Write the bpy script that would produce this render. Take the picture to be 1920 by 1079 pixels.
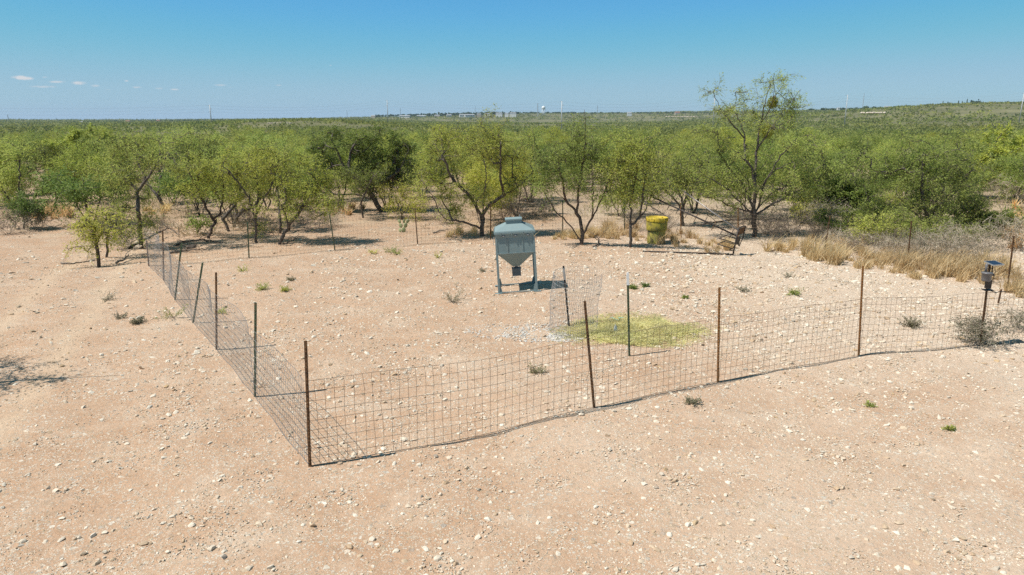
import bpy, math, random
import numpy as np
from mathutils import Vector, Matrix

R = math.radians
scene = bpy.context.scene
for o in list(bpy.data.objects):
    bpy.data.objects.remove(o)
COL = scene.collection

# ------------------------------------------------------------------ camera, sky, sun, exposure
CAM_H = 4.5
PITCH = math.atan((539.5 - 225) / 1280)
cam_d = bpy.data.cameras.new("camera")
cam_d.sensor_width = 36
cam_d.lens = 24
cam_d.clip_start = 0.1
cam_d.clip_end = 40000
cam = bpy.data.objects.new("camera", cam_d)
COL.objects.link(cam)
cam.location = (0, 0, CAM_H)
cam.rotation_euler = (R(90) - PITCH, 0, 0)
scene.camera = cam

SUN_EL = R(58.5)
SUN_DIR = Vector((-0.948 * math.cos(SUN_EL), -0.318 * math.cos(SUN_EL), math.sin(SUN_EL))).normalized()
world = bpy.data.worlds.new("World")
scene.world = world
world.use_nodes = True
wn = world.node_tree
wn.nodes.clear()
sky = wn.nodes.new("ShaderNodeTexSky")
sky.sky_type = 'NISHITA'
sky.sun_disc = False
sky.sun_elevation = math.asin(SUN_DIR.z)
sky.sun_rotation = math.atan2(SUN_DIR.x, SUN_DIR.y)
sky.altitude = 200
sky.air_density = 0.7
sky.dust_density = 0.2
sky.ozone_density = 3.0
bg = wn.nodes.new("ShaderNodeBackground")
bg.inputs[1].default_value = 0.105
wo = wn.nodes.new("ShaderNodeOutputWorld")
crv = wn.nodes.new("ShaderNodeRGBCurve")            # the photograph's saturated polarised blue
for ci, pts in enumerate(([(0, 0), (1.1, .62), (2.1, 1.0), (4.5, 2.8), (5.9, 3.25), (10, 5.2)], [(0, 0), (1.5, 1.6), (3.4, 3.5), (4.7, 4.3), (6.6, 4.8), (10, 6)], [(0, 0), (2.6, 2.2), (4.2, 4.1), (5.6, 6.2), (6.6, 5.9), (7.2, 5.85), (10, 7)])):
    c = crv.mapping.curves[ci]
    for k, (a, b) in enumerate(pts):
        a, b = a / 10, b / 10
        if k == 0: c.points[0].location = (a, b)
        elif k == len(pts) - 1: c.points[1].location = (a, b) if k == 1 else c.points[1].location
        else: c.points.new(a, b)
    c.points[len(c.points) - 1].location = (pts[-1][0] / 10, pts[-1][1] / 10)
crv.mapping.extend = 'EXTRAPOLATED'
crv.mapping.update()
SKY_K = 0.105
up = wn.nodes.new("ShaderNodeVectorMath"); up.operation = 'SCALE'; up.inputs[3].default_value = SKY_K
dn = wn.nodes.new("ShaderNodeVectorMath"); dn.operation = 'SCALE'; dn.inputs[3].default_value = 1 / SKY_K
wn.links.new(sky.outputs[0], up.inputs[0]); wn.links.new(up.outputs[0], crv.inputs[1]); wn.links.new(crv.outputs[0], dn.inputs[0])
# small clouds low in the sky: noise-torn puffs at fixed directions
def wmath(op, a, b=0.0):
    n = wn.nodes.new("ShaderNodeMath"); n.operation = op
    for s_, i in ((a, 0), (b, 1)):
        if hasattr(s_, "node"): wn.links.new(s_, n.inputs[i])
        else: n.inputs[i].default_value = s_
    return n.outputs[0]
wtc = wn.nodes.new("ShaderNodeTexCoord"); wsp = wn.nodes.new("ShaderNodeSeparateXYZ"); wn.links.new(wtc.outputs["Generated"], wsp.inputs[0])
wy = wmath('MAXIMUM', wsp.outputs[1], .05)
wu, ww = wmath('DIVIDE', wsp.outputs[0], wy), wmath('DIVIDE', wsp.outputs[2], wy)
wnz = wn.nodes.new("ShaderNodeTexNoise"); wnz.inputs["Scale"].default_value = 95; wnz.inputs["Detail"].default_value = 5; wnz.inputs["Roughness"].default_value = .6
wmp = wn.nodes.new("ShaderNodeCombineXYZ"); wn.links.new(wu, wmp.inputs[0]); wn.links.new(wmath('MULTIPLY', ww, 2.2), wmp.inputs[1]); wn.links.new(wmp.outputs[0], wnz.inputs["Vector"])
wsum = None
for (px, py, wd, hg, am) in ((38, 146, 17, 4, .85), (52, 148, 12, 2.6, .6), (85, 145, 8, 1.8, .4), (106, 154, 17, 2.4, .7), (148, 156, 14, 3.6, .75), (178, 161, 12, 3, .45), (80, 163, 32, 2.6, .5), (200, 168, 20, 2.2, .28), (237, 152, 5, 1.6, .6), (257, 164, 11, 2, .55), (298, 166, 9, 2, .5), (328, 168, 11, 2.2, .5), (412, 160, 14, 2.2, .5), (434, 164, 16, 3, .25), (522, 160, 8, 2, .45), (620, 123, 4, 1.6, .4), (820, 170, 9, 1.5, .25), (262, 188, 14, 1.6, .2), (10, 174, 10, 1.6, .2), (160, 191, 50, 1.6, .12)):
    v_ = -(py - 539.5) / 1280; y_ = math.cos(PITCH) + v_ * math.sin(PITCH)
    u0, w0 = (px - 960) / 1280 / y_, (-math.sin(PITCH) + v_ * math.cos(PITCH)) / y_
    a = wmath('POWER', wmath('MULTIPLY', wmath('SUBTRACT', wu, u0), 1280 / wd), 2.0)
    b = wmath('POWER', wmath('MULTIPLY', wmath('SUBTRACT', ww, w0), 1280 / hg), 2.0)
    e = wmath('MULTIPLY', wmath('EXPONENT', wmath('MULTIPLY', wmath('ADD', a, b), -1.0)), am)
    wsum = e if wsum is None else wmath('ADD', wsum, e)
wcl = wn.nodes.new("ShaderNodeMapRange"); wcl.inputs[1].default_value = .18; wcl.inputs[2].default_value = .62
wn.links.new(wmath('MULTIPLY', wsum, wmath('MULTIPLY', wnz.outputs[0], 1.55)), wcl.inputs[0])
wmx = wn.nodes.new("ShaderNodeMix"); wmx.data_type = 'RGBA'
wn.links.new(wmath('MULTIPLY', wcl.outputs[0], .95), wmx.inputs[0]); wn.links.new(dn.outputs[0], wmx.inputs[6]); wmx.inputs[7].default_value = (5.9, 5.95, 6.1, 1)
wn.links.new(wmx.outputs[2], bg.inputs[0])
wn.links.new(bg.outputs[0], wo.inputs[0])

sun_d = bpy.data.lights.new("sun", 'SUN')
sun_d.energy = 4.9
sun_d.angle = R(0.53)
sun_d.color = (1.0, 0.95, 0.87)
sun = bpy.data.objects.new("sun", sun_d)
COL.objects.link(sun)
sun.location = (-20, -6, 40)
sun.rotation_euler = SUN_DIR.to_track_quat('Z', 'Y').to_euler()

scene.view_settings.view_transform = 'Standard'
scene.view_settings.look = 'None'
scene.view_settings.exposure = 0.22
scene.view_settings.gamma = 1
scene.view_settings.use_curve_mapping = False
scene.render.engine = 'CYCLES'
scene.cycles.max_bounces = 5
scene.cycles.diffuse_bounces = 2
scene.cycles.transparent_max_bounces = 24
scene.cycles.use_denoising = False

# ------------------------------------------------------------------ projection helpers
F = 1280.0
SP, CP = math.sin(PITCH), math.cos(PITCH)

def sstep(a, b, x):
    t = np.clip((x - a) / (b - a), 0, 1)
    return t * t * (3 - 2 * t)

def gz(x, y):
    """height of the ground (metres)"""
    x = np.asarray(x, float); y = np.asarray(y, float)
    r = np.hypot(x, y)
    near = 1 - sstep(60, 200, r)
    z = (.022 * np.sin(.9 * x + .3) * np.sin(.7 * y + 1.1) + .013 * np.sin(2.3 * x + 1.3 * y) + .010 * np.sin(3.9 * y - 1.7 * x + 2)
         + .006 * np.sin(7.1 * x + .6) * np.sin(6.3 * y)) * near
    z = z + .05 * np.exp(-((y - 17.9) / 2.2) ** 2) * np.tanh((x - .1) / 1.0) * np.exp(-(x / 4.0) ** 2)
    lip = np.interp(x, [-40, -14, -10.7, -6, -1.2, 5.3, 9.5, 13, 40], [19.5, 20.3, 21.6, 24.0, 25.3, 24.6, 22.4, 21, 20])
    lip = lip + .35 * np.sin(x * .9) + .2 * np.sin(2.1 * x + 1)
    z = z - .22 * sstep(0, 1.3, y - lip) * near
    z = z - 6.2 * sstep(42, 330, r)
    a = np.degrees(np.arctan2(x, np.maximum(y, 1e-6)))
    z = z + 40 * sstep(9, 34, a) * sstep(820, 1750, r) + 8 * np.exp(-((a + 16) / 9) ** 2) * sstep(380, 760, r)
    far = np.interp(a, [-40, -27, -18, -10, 0, 12, 40], [-1, -1, 4, 16, 33, 40, 55])
    z = z + (far + 6 - 40 * sstep(9, 34, a) - 8 * np.exp(-((a + 16) / 9) ** 2)) * sstep(1900, 3700, r)
    z = z + 2.2 * np.sin(x / 140 + 1) * np.sin(y / 170) * sstep(350, 900, r)
    return z

def ray(px, py):
    u = (px - 960) / F
    v = -(py - 539.5) / F
    return np.array([u, CP + v * SP, -SP + v * CP])

def hit(px, py):
    """ground point seen at a pixel of the 1920x1079 photograph"""
    d = ray(px, py)
    t = _TS
    for _ in range(3):
        dz = CAM_H + d[2] * t - gz(d[0] * t, d[1] * t)
        i = int(np.argmax(dz < 0)) if (dz < 0).any() else len(t) - 1
        i = max(i, 1)
        t = np.linspace(t[i - 1], t[i], 24)
    p = d * t[12]
    return np.array([p[0], p[1], float(gz(p[0], p[1]))])
_TS = np.geomspace(3, 9000, 700)

def at(px, py, Y):
    """point of the view ray at world distance Y"""
    d = ray(px, py)
    p = d * (Y / d[1])
    return np.array([p[0], p[1], CAM_H + p[2]])

def on_ground(x, y, dz=0.0):
    return np.array([x, y, float(gz(x, y)) + dz])

# ------------------------------------------------------------------ mesh building
class MB:
    def __init__(self):
        self.v = []; self.q = []; self.t = []; self.n = 0
    def add(self, verts, quads=None, tris=None):
        verts = np.asarray(verts, float).reshape(-1, 3)
        if quads is not None and len(quads): self.q.append(np.asarray(quads, np.int64).reshape(-1, 4) + self.n)
        if tris is not None and len(tris): self.t.append(np.asarray(tris, np.int64).reshape(-1, 3) + self.n)
        self.v.append(verts); self.n += len(verts)
        return self
    def tube(self, pts, rad, k=6, cap=True):
        pts = np.asarray(pts, float); n = len(pts)
        rad = np.broadcast_to(np.asarray(rad, float), (n,))
        tan = np.gradient(pts, axis=0)
        tan /= np.linalg.norm(tan, axis=1)[:, None] + 1e-12
        m = tan.mean(0)
        ref = np.eye(3)[np.argmin(np.abs(m))]
        a = np.cross(tan, ref); a /= np.linalg.norm(a, axis=1)[:, None] + 1e-12
        b = np.cross(tan, a)
        ang = np.arange(k) * 2 * np.pi / k
        ring = pts[:, None] + rad[:, None, None] * (np.cos(ang)[None, :, None] * a[:, None] + np.sin(ang)[None, :, None] * b[:, None])
        i = np.arange(n - 1)[:, None] * k; j = np.arange(k)[None]; j2 = (j + 1) % k
        q = np.stack([i + j, i + j2, i + k + j2, i + k + j], -1).reshape(-1, 4)
        t = None
        if cap:
            vs = ring.reshape(-1, 3)
            vs = np.vstack([vs, pts[:1], pts[-1:]])
            e = (n - 1) * k
            t = [[n * k, (jj + 1) % k, jj] for jj in range(k)] + [[n * k + 1, e + jj, e + (jj + 1) % k] for jj in range(k)]
            return self.add(vs, q, t)
        return self.add(ring.reshape(-1, 3), q)
    def box(self, c, s, rot=None, bev=0.0):
        """box with centre c and size s"""
        s = np.asarray(s, float) / 2
        v = np.array([[x, y, z] for x in (-1, 1) for y in (-1, 1) for z in (-1, 1)], float) * s
        f = [[0, 1, 3, 2], [4, 6, 7, 5], [0, 4, 5, 1], [2, 3, 7, 6], [0, 2, 6, 4], [1, 5, 7, 3]]
        if rot is not None: v = v @ np.array(rot).T
        return self.add(v + np.asarray(c, float), f)
    def bar(self, a, b, w, h=None):
        """square bar from a to b"""
        a = np.asarray(a, float); b = np.asarray(b, float); h = h or w
        d = b - a; L = np.linalg.norm(d); d /= L
        ref = np.array([0, 0, 1.0]) if abs(d[2]) < .9 else np.array([0, 1.0, 0])
        s = np.cross(d, ref); s /= np.linalg.norm(s); u = np.cross(s, d)
        return self.box((a + b) / 2, (L, w, h), np.stack([d, s, u], 1))
    def frustum(self, lo, hi):
        """lo, hi: (cx, cy, z, sx, sy) rectangles joined by four sides and capped"""
        v = []
        for cx, cy, z, sx, sy in (lo, hi):
            v += [[cx - sx / 2, cy - sy / 2, z], [cx + sx / 2, cy - sy / 2, z], [cx + sx / 2, cy + sy / 2, z], [cx - sx / 2, cy + sy / 2, z]]
        return self.add(v, [[0, 1, 5, 4], [1, 2, 6, 5], [2, 3, 7, 6], [3, 0, 4, 7], [3, 2, 1, 0], [4, 5, 6, 7]])
    def lathe(self, prof, k=32, c=(0, 0, 0)):
        prof = np.asarray(prof, float); n = len(prof)
        ang = np.arange(k) * 2 * np.pi / k
        v = np.stack([prof[:, 0, None] * np.cos(ang), prof[:, 0, None] * np.sin(ang), np.repeat(prof[:, 1, None], k, 1)], -1).reshape(-1, 3)
        i = np.arange(n - 1)[:, None] * k; j = np.arange(k)[None]; j2 = (j + 1) % k
        q = np.stack([i + j, i + j2, i + k + j2, i + k + j], -1).reshape(-1, 4)
        return self.add(v + np.asarray(c, float), q)
    def mesh(self, name, smooth=False):
        me = bpy.data.meshes.new(name)
        V = np.vstack(self.v) if self.v else np.zeros((0, 3))
        Q = np.vstack(self.q) if self.q else np.zeros((0, 4), np.int64)
        T = np.vstack(self.t) if self.t else np.zeros((0, 3), np.int64)
        me.vertices.add(len(V)); me.vertices.foreach_set("co", V.astype(np.float32).ravel())
        nl = len(Q) * 4 + len(T) * 3
        me.loops.add(nl)
        me.loops.foreach_set("vertex_index", np.concatenate([Q.ravel(), T.ravel()]).astype(np.int32))
        me.polygons.add(len(Q) + len(T))
        ls = np.concatenate([np.arange(len(Q)) * 4, len(Q) * 4 + np.arange(len(T)) * 3]).astype(np.int32)
        me.polygons.foreach_set("loop_start", ls)
        me.update(calc_edges=True)
        me.validate()
        if smooth: me.shade_smooth()
        else: me.shade_flat()
        return me
    def build(self, name, mat, parent=None, smooth=False, kind=None):
        return link(name, self.mesh(name, smooth), mat, parent, kind)

def link(name, me, mat, parent=None, kind=None):
    if mat is not None and not me.materials: me.materials.append(mat)
    o = bpy.data.objects.new(name, me)
    COL.objects.link(o)
    if parent is not None: o.parent = parent
    if kind: o["kind"] = kind
    return o

def empty(name, loc=(0, 0, 0), rz=0.0, parent=None):
    o = bpy.data.objects.new(name, None)
    o.empty_display_size = .2
    COL.objects.link(o)
    o.location = [float(c) for c in loc]; o.rotation_euler = (0, 0, rz)
    if parent is not None: o.parent = parent
    return o

def tag(o, label, cat, group=None):
    o["label"] = label; o["category"] = cat
    if group: o["group"] = group
    return o

# ------------------------------------------------------------------ materials
def nodes_of(name):
    m = bpy.data.materials.new(name); m.use_nodes = True
    nt = m.node_tree; nt.nodes.clear()
    return m, nt

class N:
    def __init__(self, nt): self.nt = nt
    def __call__(self, kind, **kw):
        n = self.nt.nodes.new("ShaderNode" + kind)
        for k, v in kw.items():
            if k.startswith("_"): setattr(n, k[1:], v)
        return n
    def ln(self, a, b): self.nt.links.new(a, b)
    def noise(self, vec, scale, detail=4, rough=.55, out=0):
        n = self("TexNoise"); n.inputs["Scale"].default_value = scale
        n.inputs["Detail"].default_value = detail; n.inputs["Roughness"].default_value = rough
        if vec is not None: self.ln(vec, n.inputs["Vector"])
        return n.outputs[out]
    def ramp(self, fac, stops):
        n = self("ValToRGB"); self.ln(fac, n.inputs[0])
        cr = n.color_ramp
        while len(cr.elements) < len(stops): cr.elements.new(.5)
        for e, (p, c) in zip(cr.elements, stops):
            e.position = p
            e.color = (c, c, c, 1) if isinstance(c, (int, float)) else (*c, 1)
        return n.outputs[0]
    def mix(self, fac, a, b, mode='MIX'):
        n = self("Mix", _data_type='RGBA', _blend_type=mode)
        for s, i in ((fac, 0), (a, 6), (b, 7)):
            if hasattr(s, "node"): self.ln(s, n.inputs[i])
            elif isinstance(s, (int, float)): n.inputs[i].default_value = s
            else: n.inputs[i].default_value = (*s, 1)
        return n.outputs[2]
    def math(self, op, a, b=0.0, clamp=False):
        n = self("Math", _operation=op, _use_clamp=clamp)
        for s, i in ((a, 0), (b, 1)):
            if hasattr(s, "node"): self.ln(s, n.inputs[i])
            else: n.inputs[i].default_value = s
        return n.outputs[0]

def surf(name, c1, c2=None, scale=6, rough=.7, metal=0.0, c3=None, bump=0.0, bscale=40, lo=.35, hi=.65, spec=.3, coord="Object", isl=0.0, orand=0.0):
    """procedural surface: two or three colours blended by noise, optional bump and per-piece variation"""
    m, nt = nodes_of(name); n = N(nt)
    tc = n("TexCoord").outputs[coord]
    c2 = c2 or c1
    col = n.mix(n.ramp(n.noise(tc, scale, 6, .6), [(lo, 0.0), (hi, 1.0)]), c1, c2)
    if c3: col = n.mix(n.ramp(n.noise(tc, scale * 2.7, 5, .6), [(.55, 0.0), (.68, 1.0)]), col, c3)
    if isl or orand:
        src = n("NewGeometry").outputs["Random Per Island"] if isl else n("ObjectInfo").outputs["Random"]
        k = isl or orand
        col = n.mix(1.0, col, n.ramp(src, [(0, 1 - k), (1, 1 + k * .6)]), 'MULTIPLY')
    p = n("BsdfPrincipled")
    n.ln(col, p.inputs["Base Color"])
    p.inputs["Roughness"].default_value = rough
    p.inputs["Metallic"].default_value = metal
    p.inputs["Specular IOR Level"].default_value = spec
    if bump:
        b = n("Bump"); b.inputs["Strength"].default_value = bump; b.inputs["Distance"].default_value = .02
        n.ln(n.noise(tc, bscale, 4), b.inputs["Height"]); n.ln(b.outputs[0], p.inputs["Normal"])
    o = n("OutputMaterial"); n.ln(p.outputs[0], o.inputs[0])
    return m

def leaf_mat(name, cols, trans=.35, pscale=.12, tint=False):
    """foliage: colour varies from leaf to leaf and slowly from place to place"""
    m, nt = nodes_of(name); n = N(nt)
    geo = n("NewGeometry")
    c = n.ramp(geo.outputs["Random Per Island"], [(i / (len(cols) - 1), k) for i, k in enumerate(cols)])
    patch = n.ramp(n.noise(geo.outputs["Position"], pscale, 3), [(.32, .78), (.68, 1.22)])
    c = n.mix(1.0, c, patch, 'MULTIPLY')
    if tint:
        at_ = n("Attribute"); at_.attribute_name = "tint"; src = at_.outputs["Fac"]
    else: src = n("ObjectInfo").outputs["Random"]
    c = n.mix(1.0, c, n.ramp(src, [(0, (.66, .72, .70)), (.5, (1, 1, 1)), (1, (1.25, 1.16, 1.0))]), 'MULTIPLY')
    hue = n("HueSaturation"); n.ln(c, hue.inputs["Color"])
    n.ln(n.ramp(n.noise(geo.outputs["Position"], pscale * .55, 2), [(.3, .482), (.7, .51)]), hue.inputs["Hue"])
    d = n("BsdfPrincipled"); d.inputs["Roughness"].default_value = .6; d.inputs["Specular IOR Level"].default_value = .25
    t = n("BsdfTranslucent")
    n.ln(hue.outputs[0], d.inputs["Base Color"]); n.ln(hue.outputs[0], t.inputs["Color"])
    mx = n("MixShader"); mx.inputs[0].default_value = trans
    n.ln(d.outputs[0], mx.inputs[1]); n.ln(t.outputs[0], mx.inputs[2])
    o = n("OutputMaterial"); n.ln(mx.outputs[0], o.inputs[0])
    return m

M = {}
M['leaf_g'] = leaf_mat('leaf_green', [(.29, .375, .085), (.385, .455, .11), (.455, .495, .145), (.315, .40, .092)], .5)
M['leaf_y'] = leaf_mat('leaf_yellow_green', [(.355, .43, .075), (.455, .50, .10), (.50, .52, .125), (.375, .44, .08)], .5)
M['leaf_d'] = leaf_mat('leaf_dark', [(.14, .225, .05), (.20, .28, .06), (.25, .31, .08), (.16, .24, .055)], .4)
M['leaf_f'] = leaf_mat('leaf_far', [(.20, .235, .06), (.235, .265, .07), (.265, .29, .08), (.21, .245, .062)], .4, pscale=.009, tint=True)
M['leaf_far_dark'] = leaf_mat('leaf_far_dark', [(.075, .12, .045), (.10, .15, .055), (.09, .13, .05)], .3)
M['leaf_grey'] = leaf_mat('leaf_grey', [(.22, .21, .13), (.27, .25, .17), (.19, .2, .11), (.24, .22, .14)])
M['mistletoe'] = leaf_mat('mistletoe_leaf', [(.25, .27, .05), (.31, .32, .06), (.21, .24, .045)])
M['bark'] = surf('bark', (.068, .056, .047), (.135, .113, .094), 9, .9, bump=.6, bscale=50)
M['branch'] = surf('branch_bark', (.075, .06, .048), (.15, .125, .10), 9, .9)
M['bark_brown'] = surf('bark_brown', (.075, .052, .038), (.15, .115, .088), 9, .9, bump=.6, bscale=50)
M['deadwood'] = surf('deadwood', (.10, .085, .07), (.24, .205, .17), 12, .9, bump=.5)
M['twig_grey'] = surf('twig_grey', (.42, .34, .25), (.56, .475, .37), 5, .9, isl=.3)
M['twig_dark'] = surf('twig_dark', (.14, .11, .085), (.26, .21, .165), 5, .9, isl=.35)
M['drygrass'] = leaf_mat('dry_grass_blade', [(.62, .455, .22), (.78, .60, .33), (.68, .51, .26), (.82, .67, .42)], .4)
M['hay'] = leaf_mat('hay_strand', [(.72, .66, .30), (.80, .73, .38), (.62, .60, .24), (.82, .74, .44)], .4, 1.2)
M['feeder'] = surf('feeder_paint', (.195, .262, .268), (.225, .297, .302), 3, .55, spec=.3, c3=(.19, .215, .20), bump=.06, bscale=6)
def streaked(name, c1, c2, c3):
    m, nt = nodes_of(name); n = N(nt)
    tc = n("TexCoord").outputs["Object"]
    mp = n("Mapping"); mp.inputs["Scale"].default_value = (16, 16, 1.1); n.ln(tc, mp.inputs[0])
    c = n.mix(n.ramp(n.noise(tc, 2.5, 5), [(.35, 0.0), (.65, 1.0)]), c1, c2)
    c = n.mix(n.math('MULTIPLY', n.ramp(n.noise(mp.outputs[0], 1.0, 6, .65), [(.52, 0.0), (.72, 1.0)]), .55), c, c3)
    c = n.mix(n.math('MULTIPLY', n.ramp(n.noise(tc, 30, 5, .7), [(.60, 0.0), (.70, 1.0)]), .5), c, (.30, .27, .22))
    p = n("BsdfPrincipled"); n.ln(c, p.inputs["Base Color"]); p.inputs["Roughness"].default_value = .65; p.inputs["Specular IOR Level"].default_value = .2
    b = n("Bump"); b.inputs["Strength"].default_value = .12; b.inputs["Distance"].default_value = .02; n.ln(n.noise(tc, 5, 2), b.inputs["Height"]); n.ln(b.outputs[0], p.inputs["Normal"])
    o = n("OutputMaterial"); n.ln(p.outputs[0], o.inputs[0])
    return m
M['feeder'] = streaked('feeder_paint_weathered', (.195, .262, .268), (.225, .297, .302), (.30, .315, .29))
M['feeder_dark'] = surf('feeder_box_paint', (.10, .125, .14), (.12, .15, .165), 6, .5)
M['galv'] = surf('galvanised', (.42, .43, .43), (.55, .56, .56), 14, .45, .7)
M['wire'] = surf('wire_old', (.15, .11, .08), (.25, .18, .125), 5, .6, .4)
M['wire_new'] = surf('wire_galvanised', (.31, .295, .28), (.42, .41, .40), 5, .5, .4)
M['rust'] = surf('rusted_steel', (.10, .055, .03), (.21, .11, .05), 10, .85, .2, c3=(.06, .045, .035), bump=.3)
M['rust_orange'] = surf('orange_rust_steel', (.26, .12, .04), (.36, .18, .065), 9, .85, .1, c3=(.16, .08, .035), bump=.3)
M['post_green'] = surf('green_post_paint', (.05, .085, .05), (.085, .115, .06), 8, .7, c3=(.16, .085, .04), bump=.2)
M['post_black'] = surf('black_post_paint', (.02, .02, .02), (.045, .042, .038), 8, .7, c3=(.09, .06, .04))
M['white'] = surf('white_paint', (.76, .76, .74), (.82, .82, .8), 8, .5)
M['drum'] = surf('drum_weathered_yellow', (.48, .395, .055), (.27, .225, .06), 3.4, .65, c3=(.11, .095, .05), lo=.38, hi=.62)
M['drum_low'] = surf('drum_stained_yellow', (.44, .375, .085), (.155, .135, .065), 2.6, .7, c3=(.075, .065, .045), lo=.42, hi=.58)
M['drum_lid'] = surf('drum_lid_yellow', (.60, .44, .04), (.50, .37, .05), 4, .55, c3=(.14, .11, .04))
M['steel_dark'] = surf('dark_steel', (.045, .042, .042), (.10, .085, .075), 12, .65, .5, c3=(.14, .08, .05))
M['steel_pale'] = surf('pale_pipe', (.30, .27, .25), (.40, .36, .33), 8, .5, .6)
M['black'] = surf('black_plastic', (.018, .018, .02), (.03, .03, .032), 8, .5)
M['smoke'] = surf('smoky_plastic', (.12, .115, .12), (.18, .17, .17), 8, .3)
M['panel'] = surf('solar_cells', (.012, .018, .04), (.018, .026, .055), 30, .15, spec=.6)
M['cactus'] = surf('cactus_green', (.27, .32, .16), (.34, .37, .19), 10, .6, c3=(.40, .36, .20))
M['cloth_white'] = surf('white_scrap', (.7, .7, .68), (.6, .6, .58), 10, .8)
M['twine'] = surf('teal_twine', (.25, .55, .45), (.3, .6, .5), 10, .8)
M['pole_steel'] = surf('pole_steel', (.46, .46, .45), (.55, .55, .54), .3, .6, .2)
M['line'] = surf('power_cable', (.16, .16, .17), (.2, .2, .2), 1, .6)
M['bwhite'] = surf('white_building_wall', (.68, .67, .64), (.75, .74, .71), .2, .7)
M['btan'] = surf('tan_building_wall', (.48, .40, .31), (.55, .46, .36), .2, .7)
M['broof'] = surf('grey_building_roof', (.36, .36, .37), (.45, .45, .46), .2, .7)
M['bred'] = surf('red_building_roof', (.38, .17, .11), (.44, .21, .14), .2, .7)
M['bglass'] = surf('dark_window', (.03, .035, .045), (.04, .05, .06), .2, .2)
M['caliche'] = surf('caliche_bank', (.58, .48, .38), (.68, .59, .49), .1, .9)

def stone_mat(name, src, stops):
    m, nt = nodes_of(name); n = N(nt)
    geo = n("NewGeometry")
    r = geo.outputs["Random Per Island"] if src == 'island' else n("ObjectInfo").outputs["Random"]
    c = n.ramp(r, stops)
    tc = n("TexCoord").outputs["Object"] if src != 'island' else geo.outputs["Position"]
    nz = n.noise(tc, 3.0 if src != 'island' else 60.0, 5, .65)
    c = n.mix(1.0, c, n.ramp(nz, [(.3, .8), (.7, 1.12)]), 'MULTIPLY')
    p = n("BsdfPrincipled"); p.inputs["Roughness"].default_value = .9; p.inputs["Specular IOR Level"].default_value = .2
    n.ln(c, p.inputs["Base Color"])
    b = n("Bump"); b.inputs["Strength"].default_value = .35; b.inputs["Distance"].default_value = .01
    n.ln(nz, b.inputs["Height"]); n.ln(b.outputs[0], p.inputs["Normal"])
    o = n("OutputMaterial"); n.ln(p.outputs[0], o.inputs[0])
    return m
STOPS = [(0, (.47, .33, .21)), (.22, (.57, .44, .31)), (.42, (.66, .55, .425)), (.80, (.75, .67, .55)), (.93, (.50, .42, .33)), (.975, (.52, .36, .20)), (1, (.33, .285, .24))]
M['stone'] = stone_mat('limestone', 'object', STOPS)
M['gravel'] = stone_mat('gravel_stone', 'island', STOPS)
M['white_gravel'] = stone_mat('white_gravel_stone', 'island', [(0, (.46, .41, .35)), (.4, (.58, .54, .48)), (.8, (.68, .65, .60)), (1, (.36, .32, .27))])

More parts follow.
